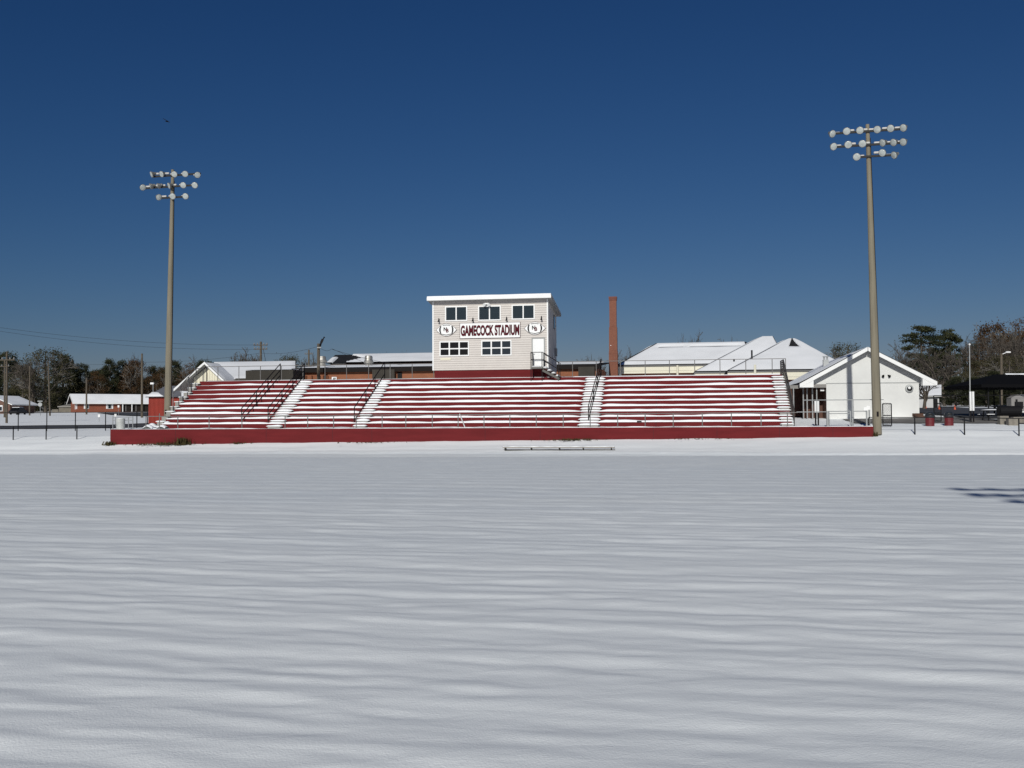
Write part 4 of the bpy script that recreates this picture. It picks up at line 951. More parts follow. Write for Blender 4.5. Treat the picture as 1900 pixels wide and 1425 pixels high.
# white shed far right behind the field house
tW = 60
ws = thing("white_shed", S(sx(1728, tW), tW, 3), "small white shed with a snowy roof behind the bare crooked tree", "shed")
MB().sbox(sx(1705, tW), sx(1743, tW), tW, tW + 5, 2.6, zz(1725, 738, tW)).build("wall", M("shed_white", (.5, .5, .5), .7), ws)
mb = MB(); mb.sbox(sx(1733, tW), sx(1740, tW), tW - .05, tW - .01, 2.6, zz(1725, 740, tW)); mb.build("doorway", DARK, ws)
p = [W(1702, 738, tW - .4), W(1747, 736, tW - .4), W(1747, 716, tW + 5), W(1702, 718, tW + 5)]
rf = MB().slab(p, (0, 0, .12)).build("roof", SOFFIT, ws); snow_plane(p, .12, rf, m=.05, th=.12, nu=14, nv=8, seed=55)

# ================================================================== SMALL THINGS ON THE GROUND AND THE WALL
# white drum on the wall end, with its grey pipe rack
bx = S(sx(224, .9), .9, ZW - .02); dm = thing("steel_drum", bx, "pale grey drum standing on the bare end of the maroon wall", "drum")
rd = .29; MB().lathe(bx, Vector((0, 0, 1)), [(0, rd), (.02, rd + .012), (.05, rd), (.24, rd), (.255, rd + .014), (.28, rd), (.46, rd), (.475, rd + .014), (.5, rd), (.72, rd), (.74, rd + .014), (.76, rd + .01), (.765, rd - .03)], 24).build("body", M("drum_paint", (.46, .47, .45), .5, .12, 3), dm, smooth=False)
MB().lathe(bx + Vector((0, 0, .766)), Vector((0, 0, 1)), [(0, rd - .04), (.02, rd - .05), (.04, .1)], 18).build("snow_cover", SNOW, dm, smooth=True)
t = thing("pipe_rack", S(sx(209, .7), .7, ZW), "grey pipe frame around the pale drum at the wall end", "railing")
for px, h in ((209.5, .92), (238.5, .85), (246.5, .9)): MB().tube([S(sx(px, 1.0), 1.0, ZW - .08), S(sx(px, 1.0), 1.0, ZW + h)], .03, 6).build("post", GALV, t)
for a, b, h in ((209.5, 246.5, .84), (209.5, 216, .62), (232, 246.5, .62)): MB().tube([S(sx(a, 1.0), 1.0, ZW + h), S(sx(b, 1.0), 1.0, ZW + h)], .026, 6).build("rail", GALV, t)
# snowy mats at the left bleacher foot
rng = random.Random(12)
for i, (px, t_, ln, ht, lab) in enumerate(((288, 1.5, 1.7, .38, "snow covered rumpled tarp at the foot of the left bleacher end"), (300, 3.0, 1.9, .62, "snow covered tarp heap between the wall end and the red shed"))):
    c = S(sx(px, t_), t_, ZW - .05)
    o = thing("tarp_heap", c, lab, "tarp", None); rows = []; sn_ = []
    for a in range(13):
        r_ = []; r2 = []
        for b in range(7):
            f, g_ = a / 12, b / 6; h = ht * math.sin(math.pi * min(1, max(0, g_))) ** .6 * (.55 + .45 * math.sin(f * 9 + i)) * math.sin(math.pi * (.06 + .88 * f)) ** .5
            p = c + U * (f - .5) * ln + V * (g_ - .5) * 1.0 + Vector((0, 0, h)); r_.append(p); r2.append(p + Vector((0, 0, .07 if .25 < g_ < 1 else -.05)) )
        rows.append(r_); sn_.append(r2)
    mb = MB(); mb.grid(rows); mb.build("tarp", M("grey_tarp", (.08, .085, .08), .7), o, smooth=True)
    mb = MB(); mb.grid(sn_); mb.build("snow_cover", SNOW, o, smooth=True)
# white board leaning on the railing
p, q = S(sx(865, 1.0), .75, ZW - .02), S(sx(853.5, .55), .46, zz(853, 768, .5)); d = (q - p).normalized()
lb_ = MB(); lb_.bar(p, q, .20, .05); tag(lb_.build("wooden_board", M("white_board", (.62, .62, .61), .7, .05, 3), org=p), "white board leaning against the pipe railing in front of the press box", "board")
# dark bit on the bottom seat row
c = S(sx(1186, T0), T0 - .02, Z1 + .05); tag(MB().sbox(st(c)[0] - .15, st(c)[0] + .15, T0 - .12, T0 - .02, Z1 + .02, Z1 + .09).build("dark_strap", BLACKRAIL, org=c), "dark strip poking out of the snow on the lowest bleacher row", "strap")
# row number board on the bleacher top
c = W(620, 704, 10.4); nsn = thing("number_sign", c, "small white board with black digits at the bleacher top", "sign")
MB().sbox(st(c)[0] - .19, st(c)[0] + .19, 10.4, 10.43, rowZ(9) - .02, c.z + .19).build("panel", WHITE, nsn)
text_mesh("45", .34, .28, .05, Vector((c.x, c.y, c.z - .03)) - V * .01, "digits", INK, nsn)
# player bench half buried on the bank
tb = -3.1
bl, br_ = sx(933, tb), sx(1140, tb); zg = G(S((bl + br_) / 2, tb, 0).x, S((bl + br_) / 2, tb, 0).y); zb_ = zz(1036, 829.6, tb)
be = thing("team_bench", S(bl, tb, zg), "long low team bench half buried in snow below the press box", "bench")
MB().sbox(bl, br_, tb - .14, tb + .14, zb_ - .045, zb_).build("seat", M("bench_wood", (.20, .17, .13), .8, .1, 3), be)
mb = MB(); mb.grid([[S(bl + .02 + (br_ - bl - .04) * i / 80, tb + y_, zb_ + .002 + max(0, (.05 + .045 * pn(i / 5, 1, 95)) * e)) for y_, e in ((-.14, 0), (-.1, .8), (0, 1), (.1, .8), (.14, 0))] for i in range(81)]); mb.build("snow_cover", SNOW, be, smooth=True)
MB().sbox(bl + .15, br_ + .05, tb - .34, tb - .16, zz(1036, 836.6, tb - .25), zz(1036, 834.8, tb - .25)).build("foot_board", M("bench_dark", (.05, .047, .042), .7, spec=.2), be)
for px in (938, 986, 1038, 1082, 1134):
    s_ = sx(px, tb); mb = MB(); mb.bar(S(s_, tb - .02, zb_ - .05), S(s_, tb - .02, zg - .15), .07); mb.bar(S(s_, tb - .32, zg + .05), S(s_, tb + .2, zg + .05), .06); mb.bar(S(s_, tb - .3, zg + .1), S(s_, tb, zb_ - .06), .05); mb.build("leg", M("bench_dark", (.05, .047, .042)), be)
# dead weeds along the wall foot
def weed(px, t_, n, h, spread, label, seed):
    rg = np.random.default_rng(seed); c = S(sx(px, t_), t_, 0); c.z = G(c.x, c.y) - .02
    root = rg.normal(0, spread, (n, 3)); root[:, 2] = 0; root[:, 1] *= .25 if spread > .3 else .6
    tip = root + np.stack([rg.normal(0, .10, n), rg.normal(0, .08, n), h * rg.uniform(.3, 1, n)], 1)
    wv = rg.normal(0, .025, (n, 3)); wv[:, 2] *= .3
    v = np.concatenate([root - wv, root + wv, tip + wv * .3, tip - wv * .3], 0); f = np.stack([np.arange(n), np.arange(n) + n, np.arange(n) + 2 * n, np.arange(n) + 3 * n], 1)
    o = npmesh("dead_weeds", v, f, WEED, org=c); tag(o, label, "weeds", "dead weeds along the foot of the maroon wall")
weed(338, -.25, 260, .55, .28, "tallest tuft of dead weeds against the maroon wall", 1); weed(322, -.2, 420, .22, 1.1, "broad low patch of dead weeds under the tallest tuft", 2)
weed(204, -.15, 130, .3, .22, "small tuft of dead weeds at the far left corner of the maroon wall", 3); weed(444, -.15, 60, .18, .35, "thin weeds at the wall foot below the first handrail", 4)
weed(1072, -.15, 260, .16, .9, "low line of weeds at the wall foot behind the right end of the team bench", 5); weed(1622, .12, 70, .34, .12, "weeds at the right corner of the maroon wall by the tall pole", 6)
weed(705, -.12, 90, .10, 1.3, "scattered weeds at the wall foot left of the press box", 7); weed(1320, -.12, 90, .08, 1.6, "sparse weeds at the wall foot right of the press box", 8)

# maroon waste barrels
for i, (px, lab) in enumerate(((1725, "maroon barrel with a dark domed lid, nearest the tall right pole"), (1760.5, "maroon barrel with a dark domed lid, farther from the tall right pole"))):
    b = base(px, 66.3) - Vector((0, 0, .03))
    if i == 0:
        w0 = thing("waste_barrel", b, lab, "waste barrel", "maroon waste barrels"); r_ = .28; Zv = Vector((0, 0, 1))
        MB().lathe(b, Zv, [(0, r_ - .01), (.03, r_), (.22, r_), (.235, r_ + .012), (.25, r_), (.44, r_), (.455, r_ + .012), (.47, r_), (.6, r_)], 22).build("body", MAROON, w0)
        ld = MB(); ld.lathe(b + Vector((0, 0, .60)), Zv, [(0, r_ + .04), (.1, r_ + .045), (.11, r_ + .02), (.24, r_ - .02), (.32, r_ - .12), (.34, .06)], 22); lid = ld.build("lid", M("lid_plastic", (.022, .026, .03), .35), w0)
        MB().sbox(st(b)[0] - .12, st(b)[0] + .12, st(b)[1] - r_ - .01, st(b)[1] - r_ + .1, b.z + .70, b.z + .82).build("flap", DARK, lid)
    else:
        c_ = copy_tree(w0); c_.location = b; c_["label"] = lab

# orange cones on the far side of the parking lot
for i, (px, Y, lab) in enumerate(((1718, 112, "orange traffic cone by the trunk of the bare crooked tree"), (1743, 104, "orange traffic cone seen through the black gate"), (1772, 102, "orange traffic cone alone on the far snow, right of the black gate"))):
    b = base(px, Y)
    if i == 0:
        c0 = thing("traffic_cone", b, lab, "traffic cone", "orange traffic cones"); MB().lathe(b + Vector((0, 0, .04)), Vector((0, 0, 1)), [(0, .12), (.46, .025)], 12).build("cone", ORANGE, c0); MB().wbox(b + Vector((0, 0, .02)), (.32, .32, .05)).build("foot", ORANGE, c0)
    else: c_ = copy_tree(c0); c_.location = b; c_["label"] = lab

# flagpole and padded posts
b = base(1800, 69.5); b.z -= .1; fp = thing("flagpole", b, "thin tall pale pole beside the twin white sleeved posts", "pole")
top = A(1799, 641, 69.5); MB().tube([b, top], .045, 8, .03).build("shaft", GALV, fp); MB().lathe(top, Vector((0, 0, 1)), [(0, .03), (.05, .07), (.1, .07), (.14, .02)], 10).build("finial", WHITE, fp)
def sleeves(pxs_, y0, y1, Y, label, mat):
    b = base(pxs_[0], Y); t = thing("sleeved_posts", b, label, "posts", "pairs of sleeved gate posts")
    for px in pxs_:
        p = base(px, Y); z0, z1 = A(px, y1, Y).z, A(px, y0, Y).z
        po = MB().tube([p - Vector((0, 0, .3)), Vector((p.x, p.y, z0))], .05, 8).build("post", BLACKRAIL, t); MB().lathe(Vector((p.x, p.y, z0)), Vector((0, 0, 1)), [(0, .075), (z1 - z0, .075)], 12).build("sleeve", mat, po)
sleeves((1801.3, 1806.3), 726.5, 762, 69, "two posts in tall white sleeves in front of the parking lot", WHITE)
sleeves((1513.2, 1518.2), 744, 765.5, 68, "two posts in short white sleeves in front of the dark porch", WHITE)

# dark open shelter at the right edge with what stands under it
Ys = 74
def sp(px, py, dY=0): return A(px, py, Ys + dY)
pz = base(1860, Ys).z
shl = thing("picnic_shelter", base(1834, Ys), "black open shelter on thin posts at the right picture edge", "shelter")
for px, dY in ((1834.5, 0), (1856.5, .4), (1958, 0), (1845, 5), (1950, 5)): p = base(px, Ys + dY); MB().tube([p - Vector((0, 0, .3)), Vector((p.x, p.y, sp(1860, 711).z))], .055, 8).build("post", DARK, shl)
e0, e1 = sp(1821, 713, -.6), sp(1980, 713, -.6); q0, q1 = sp(1846, 694.5, 2.6), sp(1960, 694.5, 2.6); e2, e3 = e1 + Vector((0, 6.4, 0)), e0 + Vector((0, 6.4, 0))
mb = MB(); lo = [p - Vector((0, 0, .22)) for p in (e0, e1, e2, e3)]
mb.add([e0, e1, e2, e3, q0, q1] + lo, [(0, 1, 5, 4), (1, 2, 5), (2, 3, 4, 5), (3, 0, 4), (6, 7, 1, 0), (7, 8, 2, 1), (8, 9, 3, 2), (9, 6, 0, 3), (9, 8, 7, 6)])
srf = mb.build("roof", M("black_steel_roof", (.006, .006, .007), .9, spec=.05), shl)
mb = MB(); mb.grid([[q0.lerp(q1, i / 30) + Vector((0, y_, .02 + (.05 + .04 * pn(i / 3, 0, 3)) * e)) for y_, e in ((-.12, -.9), (0, 1), (.2, .2))] for i in range(5, 31)]); mb.build("ridge_snow", SNOW, srf, smooth=True)
MB().bar(sp(1826, 716, -.3), sp(1980, 715, -.3), .1).build("beam", DARK, shl)
MB().bar(sp(1872, 712.5, 0), sp(1960, 712, 0), .06).build("light_tube", SOFFIT, shl)
CB = M("old_concrete_block", (.20, .18, .15), .9, .2, 3)
def table(px, Y, label):
    b = base(px, Y); t = thing("picnic_table", b, label, "picnic table", "picnic tables under the black shelter")
    tp = MB().wbox(b + Vector((0, 0, .74)), (1.8, .75, .05)).build("table_top", DARK, t)
    mb = MB(); mb.grid([[b + Vector((-.9 + 1.8 * i / 12, -.37 + .74 * j / 5, .768 + .07 * (1 - abs(i / 6 - 1) ** 4) * (1 - abs(j / 2.5 - 1) ** 4))) for j in range(6)] for i in range(13)]); mb.build("snow_cover", SNOW, tp, smooth=True)
    for dy in (-.65, .65):
        MB().wbox(b + Vector((0, dy, .44)), (1.8, .26, .04)).build("seat", DARK, t)
        MB().wbox(b + Vector((0, dy, .485)), (1.7, .22, .04)).build("seat_snow", SNOW, t)
    for dx in (-.65, .65):
        mb = MB(); mb.bar(b + Vector((dx, -.65, .44)), b + Vector((dx, .65, .44)), .05); mb.bar(b + Vector((dx, -.55, -.1)), b + Vector((dx, -.2, .74)), .06); mb.bar(b + Vector((dx, .55, -.1)), b + Vector((dx, .2, .74)), .06); mb.build("leg", DARK, t)
table(1866, 78, "snowy picnic table under the black shelter, behind the concrete blocks"); table(1846, 70.5, "snowy low picnic table in front of the black shelter posts")
for px, Y, sz, lab in ((1861, 66.5, (.55, .6, .62), "rough concrete block nearest the black shelter post"), (1878, 65.5, (.62, .6, .55), "rough concrete block beside the black wheel well, at the right edge"), (1897, 67.5, (1.3, .6, .5), "long brown concrete block cut by the right picture edge")):
    b = base(px, Y); o = MB().wbox(b + Vector((0, 0, sz[2] / 2 - .08)), sz, -.15).build("concrete_block", CB, org=b); bev = o.modifiers.new("bevel", 'BEVEL'); bev.width = .04; bev.segments = 2; tag(o, lab, "concrete block", "concrete blocks by the shelter")
b = base(1873, 69); g0 = thing("smoker_grill", b, "black barrel grill between the concrete blocks", "grill")
MB().lathe(b + Vector((-.75, 0, .75)), Vector((1, .0, 0)), [(0, .15), (.03, .36), (1.45, .36), (1.48, .15)], 18).build("drum", DARK, g0); MB().tube([b + Vector((.5, 0, 1.0)), b + Vector((.5, 0, 1.55))], .07, 8).build("stack", DARK, g0)
for dx in (-.55, .55):
    for dy in (-.2, .2): MB().bar(b + Vector((dx, dy, -.1)), b + Vector((dx * .95, dy, .5)), .05).build("leg", DARK, g0)
b = base(1885, 73); cr = thing("metal_smoker", b, "grey metal cooker with a black door under the shelter", "cooker")
mb = MB(); mb.wbox(b + Vector((0, 0, 1.0)), (.95, .7, .95)); mb.slab([b + Vector((-.5, -.37, 1.47)), b + Vector((.5, -.37, 1.47)), b + Vector((0, -.37, 1.72))], (0, .74, 0)); mb.build("body", M("cooker_grey", (.22, .21, .20), .6), cr)
MB().wbox(b + Vector((0.05, -.36, .95)), (.6, .03, .5)).build("door", DARK, cr)
for dx in (-.4, .4): MB().bar(b + Vector((dx, 0, -.1)), b + Vector((dx, 0, .55)), .06).build("leg", DARK, cr)
b = base(1898, 75.5); wc = thing("white_cooler", b, "white chest with snow on it cut by the right picture edge", "chest")
o = MB().wbox(b + Vector((.15, 0, .95)), (1.0, .8, 1.25)).build("body", WHITE, wc); MB().wbox(b + Vector((.15, 0, 1.62)), (1.04, .84, .08)).build("lid", WHITE, wc)
for dx in (-.3, .6): MB().bar(b + Vector((dx, 0, -.1)), b + Vector((dx, 0, .35)), .1).build("leg", DARK, wc)
# steps and dark cushion at the field house corner
b = base(1709, 75.5); MB_ = MB(); MB_.wbox(b + Vector((.1, .3, .05)), (.8, .8, .3)); MB_.wbox(b + Vector((.0, .6, .25)), (.6, .6, .25)); tag(MB_.build("brick_steps", M("step_brick", (.09, .045, .03), .9, .2, 3), org=b), "low brick steps at the right corner of the white block building", "steps")

# ================================================================== UTILITY POLES, WIRES, SIGNS
def upole(px, pt, Y, label, r=.16, arms=(), dx=0, lamp=None, basez=None):
    b = base(px, Y); top = A(px + dx, pt, Y); t = thing("utility_pole", b, label, "utility pole", "wooden utility poles")
    MB().tube([b - Vector((0, 0, .5)), top], r, 8, r * .7).build("pole", WOOD, t)
    for y_, half in arms:
        c = A(px + dx, y_, Y); mb = MB(); mb.bar(c - Vector((half, .15, 0)), c + Vector((half, -.15, 0)), .12)
        ca = mb.build("crossarm", WOOD, t)
        for k in (-.9, -.45, .45, .9): MB().lathe(c + Vector((half * k, -.15, .05)), Vector((0, 0, 1)), [(0, .04), (.05, .09), (.12, .1), (.2, .07), (.28, .03)], 8).build("insulator", M("insulator_grey", (.2, .2, .2), .4), ca)
    return t, top
upole(8.5, 667, 165, "utility pole nearest the left picture edge, with a short side arm", .15, ((680, .8),)); upole(12.5, 652, 118, "taller utility pole in front of the brick house gable", .14, ((668, 1.0),))
upole(55, 680, 190, "bare wooden pole in front of the big oak, left of the street sign", .15); upole(93, 672, 182, "slightly leaning wooden pole right of the street sign", .16, dx=-3.5)
upole(160.5, 701, 200, "short wooden pole against the ranch house roof", .2); upole(263.5, 656, 150, "tall wooden pole between the ranch house porch and the red shed", .19)
p1, t1 = upole(484, 634, 145, "wooden pole with two crossarms above the cream gabled wing", .22, ((640.5, 1.0), (648, .95)))
upole(573, 649, 230, "distant pole with transformer between the two school wings", .28, ((657, .9),))
p2, t2 = upole(591, 637.5, 102, "thick wooden pole with a dark tilted lamp arm, left of the roof ventilators", .20)
p = A(594, 643, 101.6); mb = MB(); mb.tube([p, p + Vector((.15, -.05, .55)), p + Vector((.45, -.05, .95))], .09, 6); mb.bar(p + Vector((.10, -.05, .35)), p + Vector((.28, -.05, .75)), .2); mb.build("lamp_arm", BLACKRAIL, p2)
mb = MB(); mb.bar(p + Vector((-.3, 0, -.1)), p + Vector((.1, 0, -.1)), .1); mb.build("bracket", SOFFIT, p2)
ul, tl = upole(1858, 656, 130, "wooden pole carrying a small street lamp above the black shelter", .2)
mb = MB(); mb.bar(tl + Vector((0, 0, -.1)), tl + Vector((.7, 0, .15)), .07); mb.wbox(tl + Vector((.85, 0, .18)), (.55, .25, .16)); mb.build("lamp_head", WHITE, ul)
b = base(284, 170); sl = thing("street_lamp", b, "thin pale street lamp behind the left corner of the red shed", "street lamp"); top = A(284, 712, 170); MB().tube([b, top], .06, 6).build("post", GALV, sl); MB().wbox(top + Vector((-.15, 0, .05)), (.55, .3, .3)).build("lamp_head", WHITE, sl)
def wire(pts, label, r=.015, sag=.6):
    mb = MB()
    for p, q in zip(pts[:-1], pts[1:]): mb.tube([p.lerp(q, i / 20) - Vector((0, 0, sag * 4 * (i / 20) * (1 - i / 20))) for i in range(21)], r, 4)
    tag(mb.build("power_line", M("wire_black", (.012, .012, .014), .6), org=pts[0]), label, "power line", "overhead wires")
wire([A(-60, 599, 130), A(476, 640, 144.8)], "upper overhead wire sagging from the left picture edge to the crossarm pole", sag=.8); wire([A(-60, 605, 130), A(476, 648, 144.8)], "lower overhead wire sagging from the left picture edge to the crossarm pole", sag=.9)
wire([A(-40, 668, 170), A(93, 673, 182), A(263, 672, 150), A(484, 655, 145), A(590, 643, 102)], "overhead wire strung from the street sign past the red shed to the thick pole", sag=.35)
wire([A(593, 645, 102), A(606, 651, 103), A(616, 647, 104), A(706, 684, 106)], "dark service drop from the thick pole to the school roof", sag=.05); wire([A(616, 648, 104), A(785, 681, 108)], "thin service wire crossing in front of the school roof ventilators", sag=.3)
wire([A(488, 645, 145), A(494, 676, 143)], "short guy wire beside the crossarm pole", .03, 0)
# street sign, small signs, snow covered car
b = base(75, 186); ss = thing("stop_sign", b, "grey back of an eight sided street sign below the big oak", "sign"); c = A(74.5, 750.5, 186)
MB().tube([b, c], .05, 6).build("post", GALV, ss); MB().slab([c + Vector((.40 * math.cos(R(22.5 + 45 * k)), -.06, .40 * math.sin(R(22.5 + 45 * k)))) for k in range(8)], (0, .02, 0)).build("panel", GALV, ss); MB().wbox(c + Vector((0, -.05, .6)), (.9, .05, .16)).build("name_plate", GALV, ss)
for px, y0, y1, Y, lab in ((214.5, 768, 773, 96, "small white notice on a post behind the pale drum"), (184, 769, 774, 120, "small white notice on a thin post in the snow by the road"), (220, 752, 756, 175, "small white board by the driveway of the ranch house")):
    b = base(px, Y); t = thing("notice_sign", b, lab, "sign"); c = A(px, (y0 + y1) / 2, Y); hh = (y1 - y0) / 2 / F * Y; MB().tube([b, c], .025, 6).build("post", GALV, t); MB().wbox(c - Vector((0, .04, 0)), (hh * 1.6, .03, hh * 2)).build("panel", WHITE, t)
b = base(33, 205); cr = thing("parked_car", b, "dark parked car with snow on its roof beside the brick house gable", "car")
cp = lambda x, y_, z: b + Vector((y_, x, z))
mb = MB(); prof = [(-2.1, .3), (-2.1, .75), (-1.3, .9), (-.8, 1.4), (.7, 1.42), (1.35, .95), (2.1, .8), (2.1, .3)]
mb.slab([cp(x, -.85, z) for x, z in prof], (1.7, 0, 0)); mb.build("body", M("dark_car_paint", (.012, .012, .015), .4, spec=.2), cr)
MB().slab([cp(x, -.72, z) for x, z in ((-.95, 1.42), (-.8, 1.52), (.7, 1.55), (.9, 1.44))], (1.44, 0, 0)).build("snow_cover", SNOW, cr)
MB().slab([cp(-1.32, -.7, .93), cp(-1.32, .7, .93), cp(-.86, .62, 1.36), cp(-.86, -.62, 1.36)], (0, -.02, .02)).build("windscreen", M("dark_glass", (.008, .009, .008)), cr)
for x in (-1.3, 1.3):
    for y_ in (-.86, .68): MB().lathe(cp(x, y_, .3), Vector((1, 0, 0)), [(0, .3), (.18, .3)], 14).build("wheel", DARK, cr)
# the bird
c = A(310, 224.5, 70); bd = thing("bird", c, "tiny dark bird gliding high in the blue sky", "bird")
mb = MB(); mb.lathe(c - Vector((.14, 0, -.0)), Vector((1, 0, -.25)), [(0, .01), (.06, .03), (.14, .038), (.24, .025), (.34, .015)], 8)
mb.add([c + Vector(p) for p in ((0, .02, 0), (.1, -.02, -.02), (-.12, -.35, .07), (-.2, -.34, .08))], [(0, 1, 2, 3)]); mb.add([c + Vector(p) for p in ((0, .02, 0), (.1, .03, -.02), (-.1, .4, .07), (-.18, .38, .08))], [(0, 1, 2, 3)])
mb.build("body", BLACKRAIL, bd)

# ================================================================== TREES
def leaf_quads(P, size, rg, flat=.0):
    n = len(P); a = rg.normal(size=(n, 3)); a /= np.linalg.norm(a, axis=1)[:, None] + 1e-9
    b = rg.normal(size=(n, 3)); b -= a * (a * b).sum(1)[:, None]; b /= np.linalg.norm(b, axis=1)[:, None] + 1e-9
    if flat: a[:, 2] *= 1 - flat; b[:, 2] *= 1 - flat
    sz = size * rg.uniform(.55, 1.25, (n, 1)); a = a * sz; b = b * sz * .6
    v = np.concatenate([P - a - b * .3, P + a * .1 - b, P + a + b * .3, P - a * .1 + b], 0); i = np.arange(n)
    return v, np.stack([i, i + n, i + 2 * n, i + 3 * n], 1)
def clumps(rg, n, H, prof, clump_r, per, zlo, zhi, flat=.7):
    """clump centres inside a crown of revolution, leaves gathered round each centre"""
    out = []
    for _ in range(n):
        z = zlo + (zhi - zlo) * rg.uniform(0, 1) ** .85; rmax = prof((z - zlo) / (zhi - zlo)); a = rg.uniform(0, 2 * math.pi); r_ = rmax * math.sqrt(rg.uniform(.12, 1)) * rg.uniform(.8, 1.12)
        c = np.array([r_ * math.cos(a), r_ * math.sin(a), z]); k = int(per * rg.uniform(.5, 1.4)); cr_ = clump_r * rg.uniform(.6, 1.3)
        q = rg.normal(size=(k, 3)) * cr_ * .55; q[:, 2] *= flat; out.append(c + q)
    return np.concatenate(out)
def seg_mesh(segs, n=3):
    Pn, Qn, r0, r1 = (np.array([s[i] for s in segs], float) for i in range(4)); d = Qn - Pn; d /= np.linalg.norm(d, axis=1)[:, None] + 1e-9
    ref = np.where(np.abs(d[:, 2:3]) < .9, np.array([[0, 0, 1.]]), np.array([[1., 0, 0]])); x = np.cross(d, ref); x /= np.linalg.norm(x, axis=1)[:, None] + 1e-9; y_ = np.cross(x, d)
    vs_, m = [], len(segs)
    for P_, r_ in ((Pn, r0), (Qn, r1)):
        for k in range(n): a = 2 * math.pi * k / n; vs_.append(P_ + (x * math.cos(a) + y_ * math.sin(a)) * r_[:, None])
    i = np.arange(m); f = [np.stack([i + k * m, i + ((k + 1) % n) * m, i + (n + (k + 1) % n) * m, i + (n + k) * m], 1) for k in range(n)]
    return np.concatenate(vs_), np.concatenate(f)
def branch(rg, p, d, L, r, depth, segs, twig, up=.12, spread=.55, rmin=.03):
    n = 3 if depth > 0 else 2; q = np.array(p, float); d = np.array(d, float)
    pts = [q.copy()]
    for i in range(n):
        d = d + rg.normal(0, .13, 3) + np.array([0, 0, up * .3]); d /= np.linalg.norm(d); nq = q + d * L / n; ra, rb = r * (1 - .28 * i / n), r * (1 - .28 * (i + 1) / n)
        (segs if depth > 2 else twig).append((q, nq, max(ra, rmin), max(rb, rmin))); q = nq; pts.append(q.copy())
    if depth == 0: return
    k = rg.integers(3, 5) if depth > 1 else rg.integers(2, 4)
    for j in range(k):
        f = rg.uniform(.35, 1.0); s_ = pts[min(n - 1, int(f * n))] * (1 - (f * n) % 1) + pts[min(n, int(f * n) + 1)] * ((f * n) % 1) if f < .999 else pts[-1]
        nd = d + rg.normal(0, spread, 3) + np.array([0, 0, up]); nd /= np.linalg.norm(nd)
        branch(rg, s_, nd, L * rg.uniform(.52, .8), r * .55, depth - 1, segs, twig, up, spread, rmin)
def proto(kind, seed):
    """one tree of about 10 m at the origin: trunk and crown"""
    rg = np.random.default_rng(seed); t = bpy.data.objects.new(kind, None); COL.objects.link(t); t.empty_display_size = .3
    segs, twig = [], []
    if kind == "bare_tree":
        for k in range(int(rg.integers(1, 3))): branch(rg, (rg.normal(0, .1), rg.normal(0, .1), -.3), (rg.normal(0, .12), rg.normal(0, .12), 1), 3.4, .21, 5, segs, twig, .10, .50, .026)
        zmax = max(s[1][2] for s in segs + twig); sc_ = 10 / zmax
        segs = [(a * sc_, b * sc_, c * sc_, d * sc_) for a, b, c, d in segs]; twig = [(a * sc_, b * sc_, c, d) for a, b, c, d in twig]
        v, f = seg_mesh(segs, 5); npmesh("trunk", v, f, BARK, t); v, f = seg_mesh(twig, 3); npmesh("crown", v, f, TWIG, t)
        return t
    H = 10.0
    lean = rg.normal(0, .25, 2); trunk = [(np.array([0, 0, -.4]), np.array([lean[0] * .4, lean[1] * .4, H * .45]), .24, .17), (np.array([lean[0] * .4, lean[1] * .4, H * .45]), np.array([lean[0], lean[1], H * .9]), .17, .05)]
    for _ in range(16):
        z = rg.uniform(.2, .85) * H; a = rg.uniform(0, 6.28); l = rg.uniform(1.0, 2.6); trunk.append((np.array([lean[0] * z / H, lean[1] * z / H, z]), np.array([math.cos(a) * l, math.sin(a) * l, z + rg.uniform(.1, 1.0)]), .07, .03))
    if kind == "pine_tree":
        P = clumps(rg, 74, H, lambda f: 2.9 * (.45 + .75 * f) * math.sqrt(max(.03, 1 - f ** 3)), .62, 150, 3.2, 9.9, .42); mat, sz = PINE, .11
    elif kind == "evergreen_tree":
        P = clumps(rg, 130, H, lambda f: 2.7 * math.sqrt(max(.05, 1 - (1.9 * f - .72) ** 2 / 1.5)), .62, 110, .5, 9.8, .75); mat, sz = EVER, .125
    elif kind == "russet_tree":
        P = clumps(rg, 95, H, lambda f: 2.8 * math.sqrt(max(.05, 1 - (2 * f - .85) ** 2 / 1.45)), .75, 80, .6, 9.7, .8); mat, sz = RUSSET, .11
    else:
        P = clumps(rg, 95, H, lambda f: 3.2 * math.sqrt(max(.05, 1 - (2 * f - 1) ** 2 / 1.2)), .8, 78, .8, 9.7, .8); mat, sz = OLIVE, .105
    v, f = seg_mesh(trunk, 6); npmesh("trunk", v, f, BARK, t); v, f = leaf_quads(P, sz, rg); npmesh("crown", v, f, mat, t)
    if kind in ("russet_tree", "oak_tree"):
        sg2, tw2 = [], []
        for k in range(5): a = rg.uniform(0, 6.28); branch(rg, (0, 0, 2 + k * .9), (math.cos(a), math.sin(a), 1.0), 2.6, .11, 3, sg2, tw2, .15, .5, .022)
        v, f = seg_mesh(sg2 + tw2, 3); npmesh("limbs", v, f, M("pale_bark", (.17, .155, .135), .9, .2, 2), t)
    return t
PROTO = {k: [proto(k, 100 * i + j) for j in range(n)] for i, (k, n) in enumerate((("bare_tree", 4), ("evergreen_tree", 3), ("russet_tree", 2), ("pine_tree", 2), ("oak_tree", 2)))}
used = set(); trng = random.Random(9)
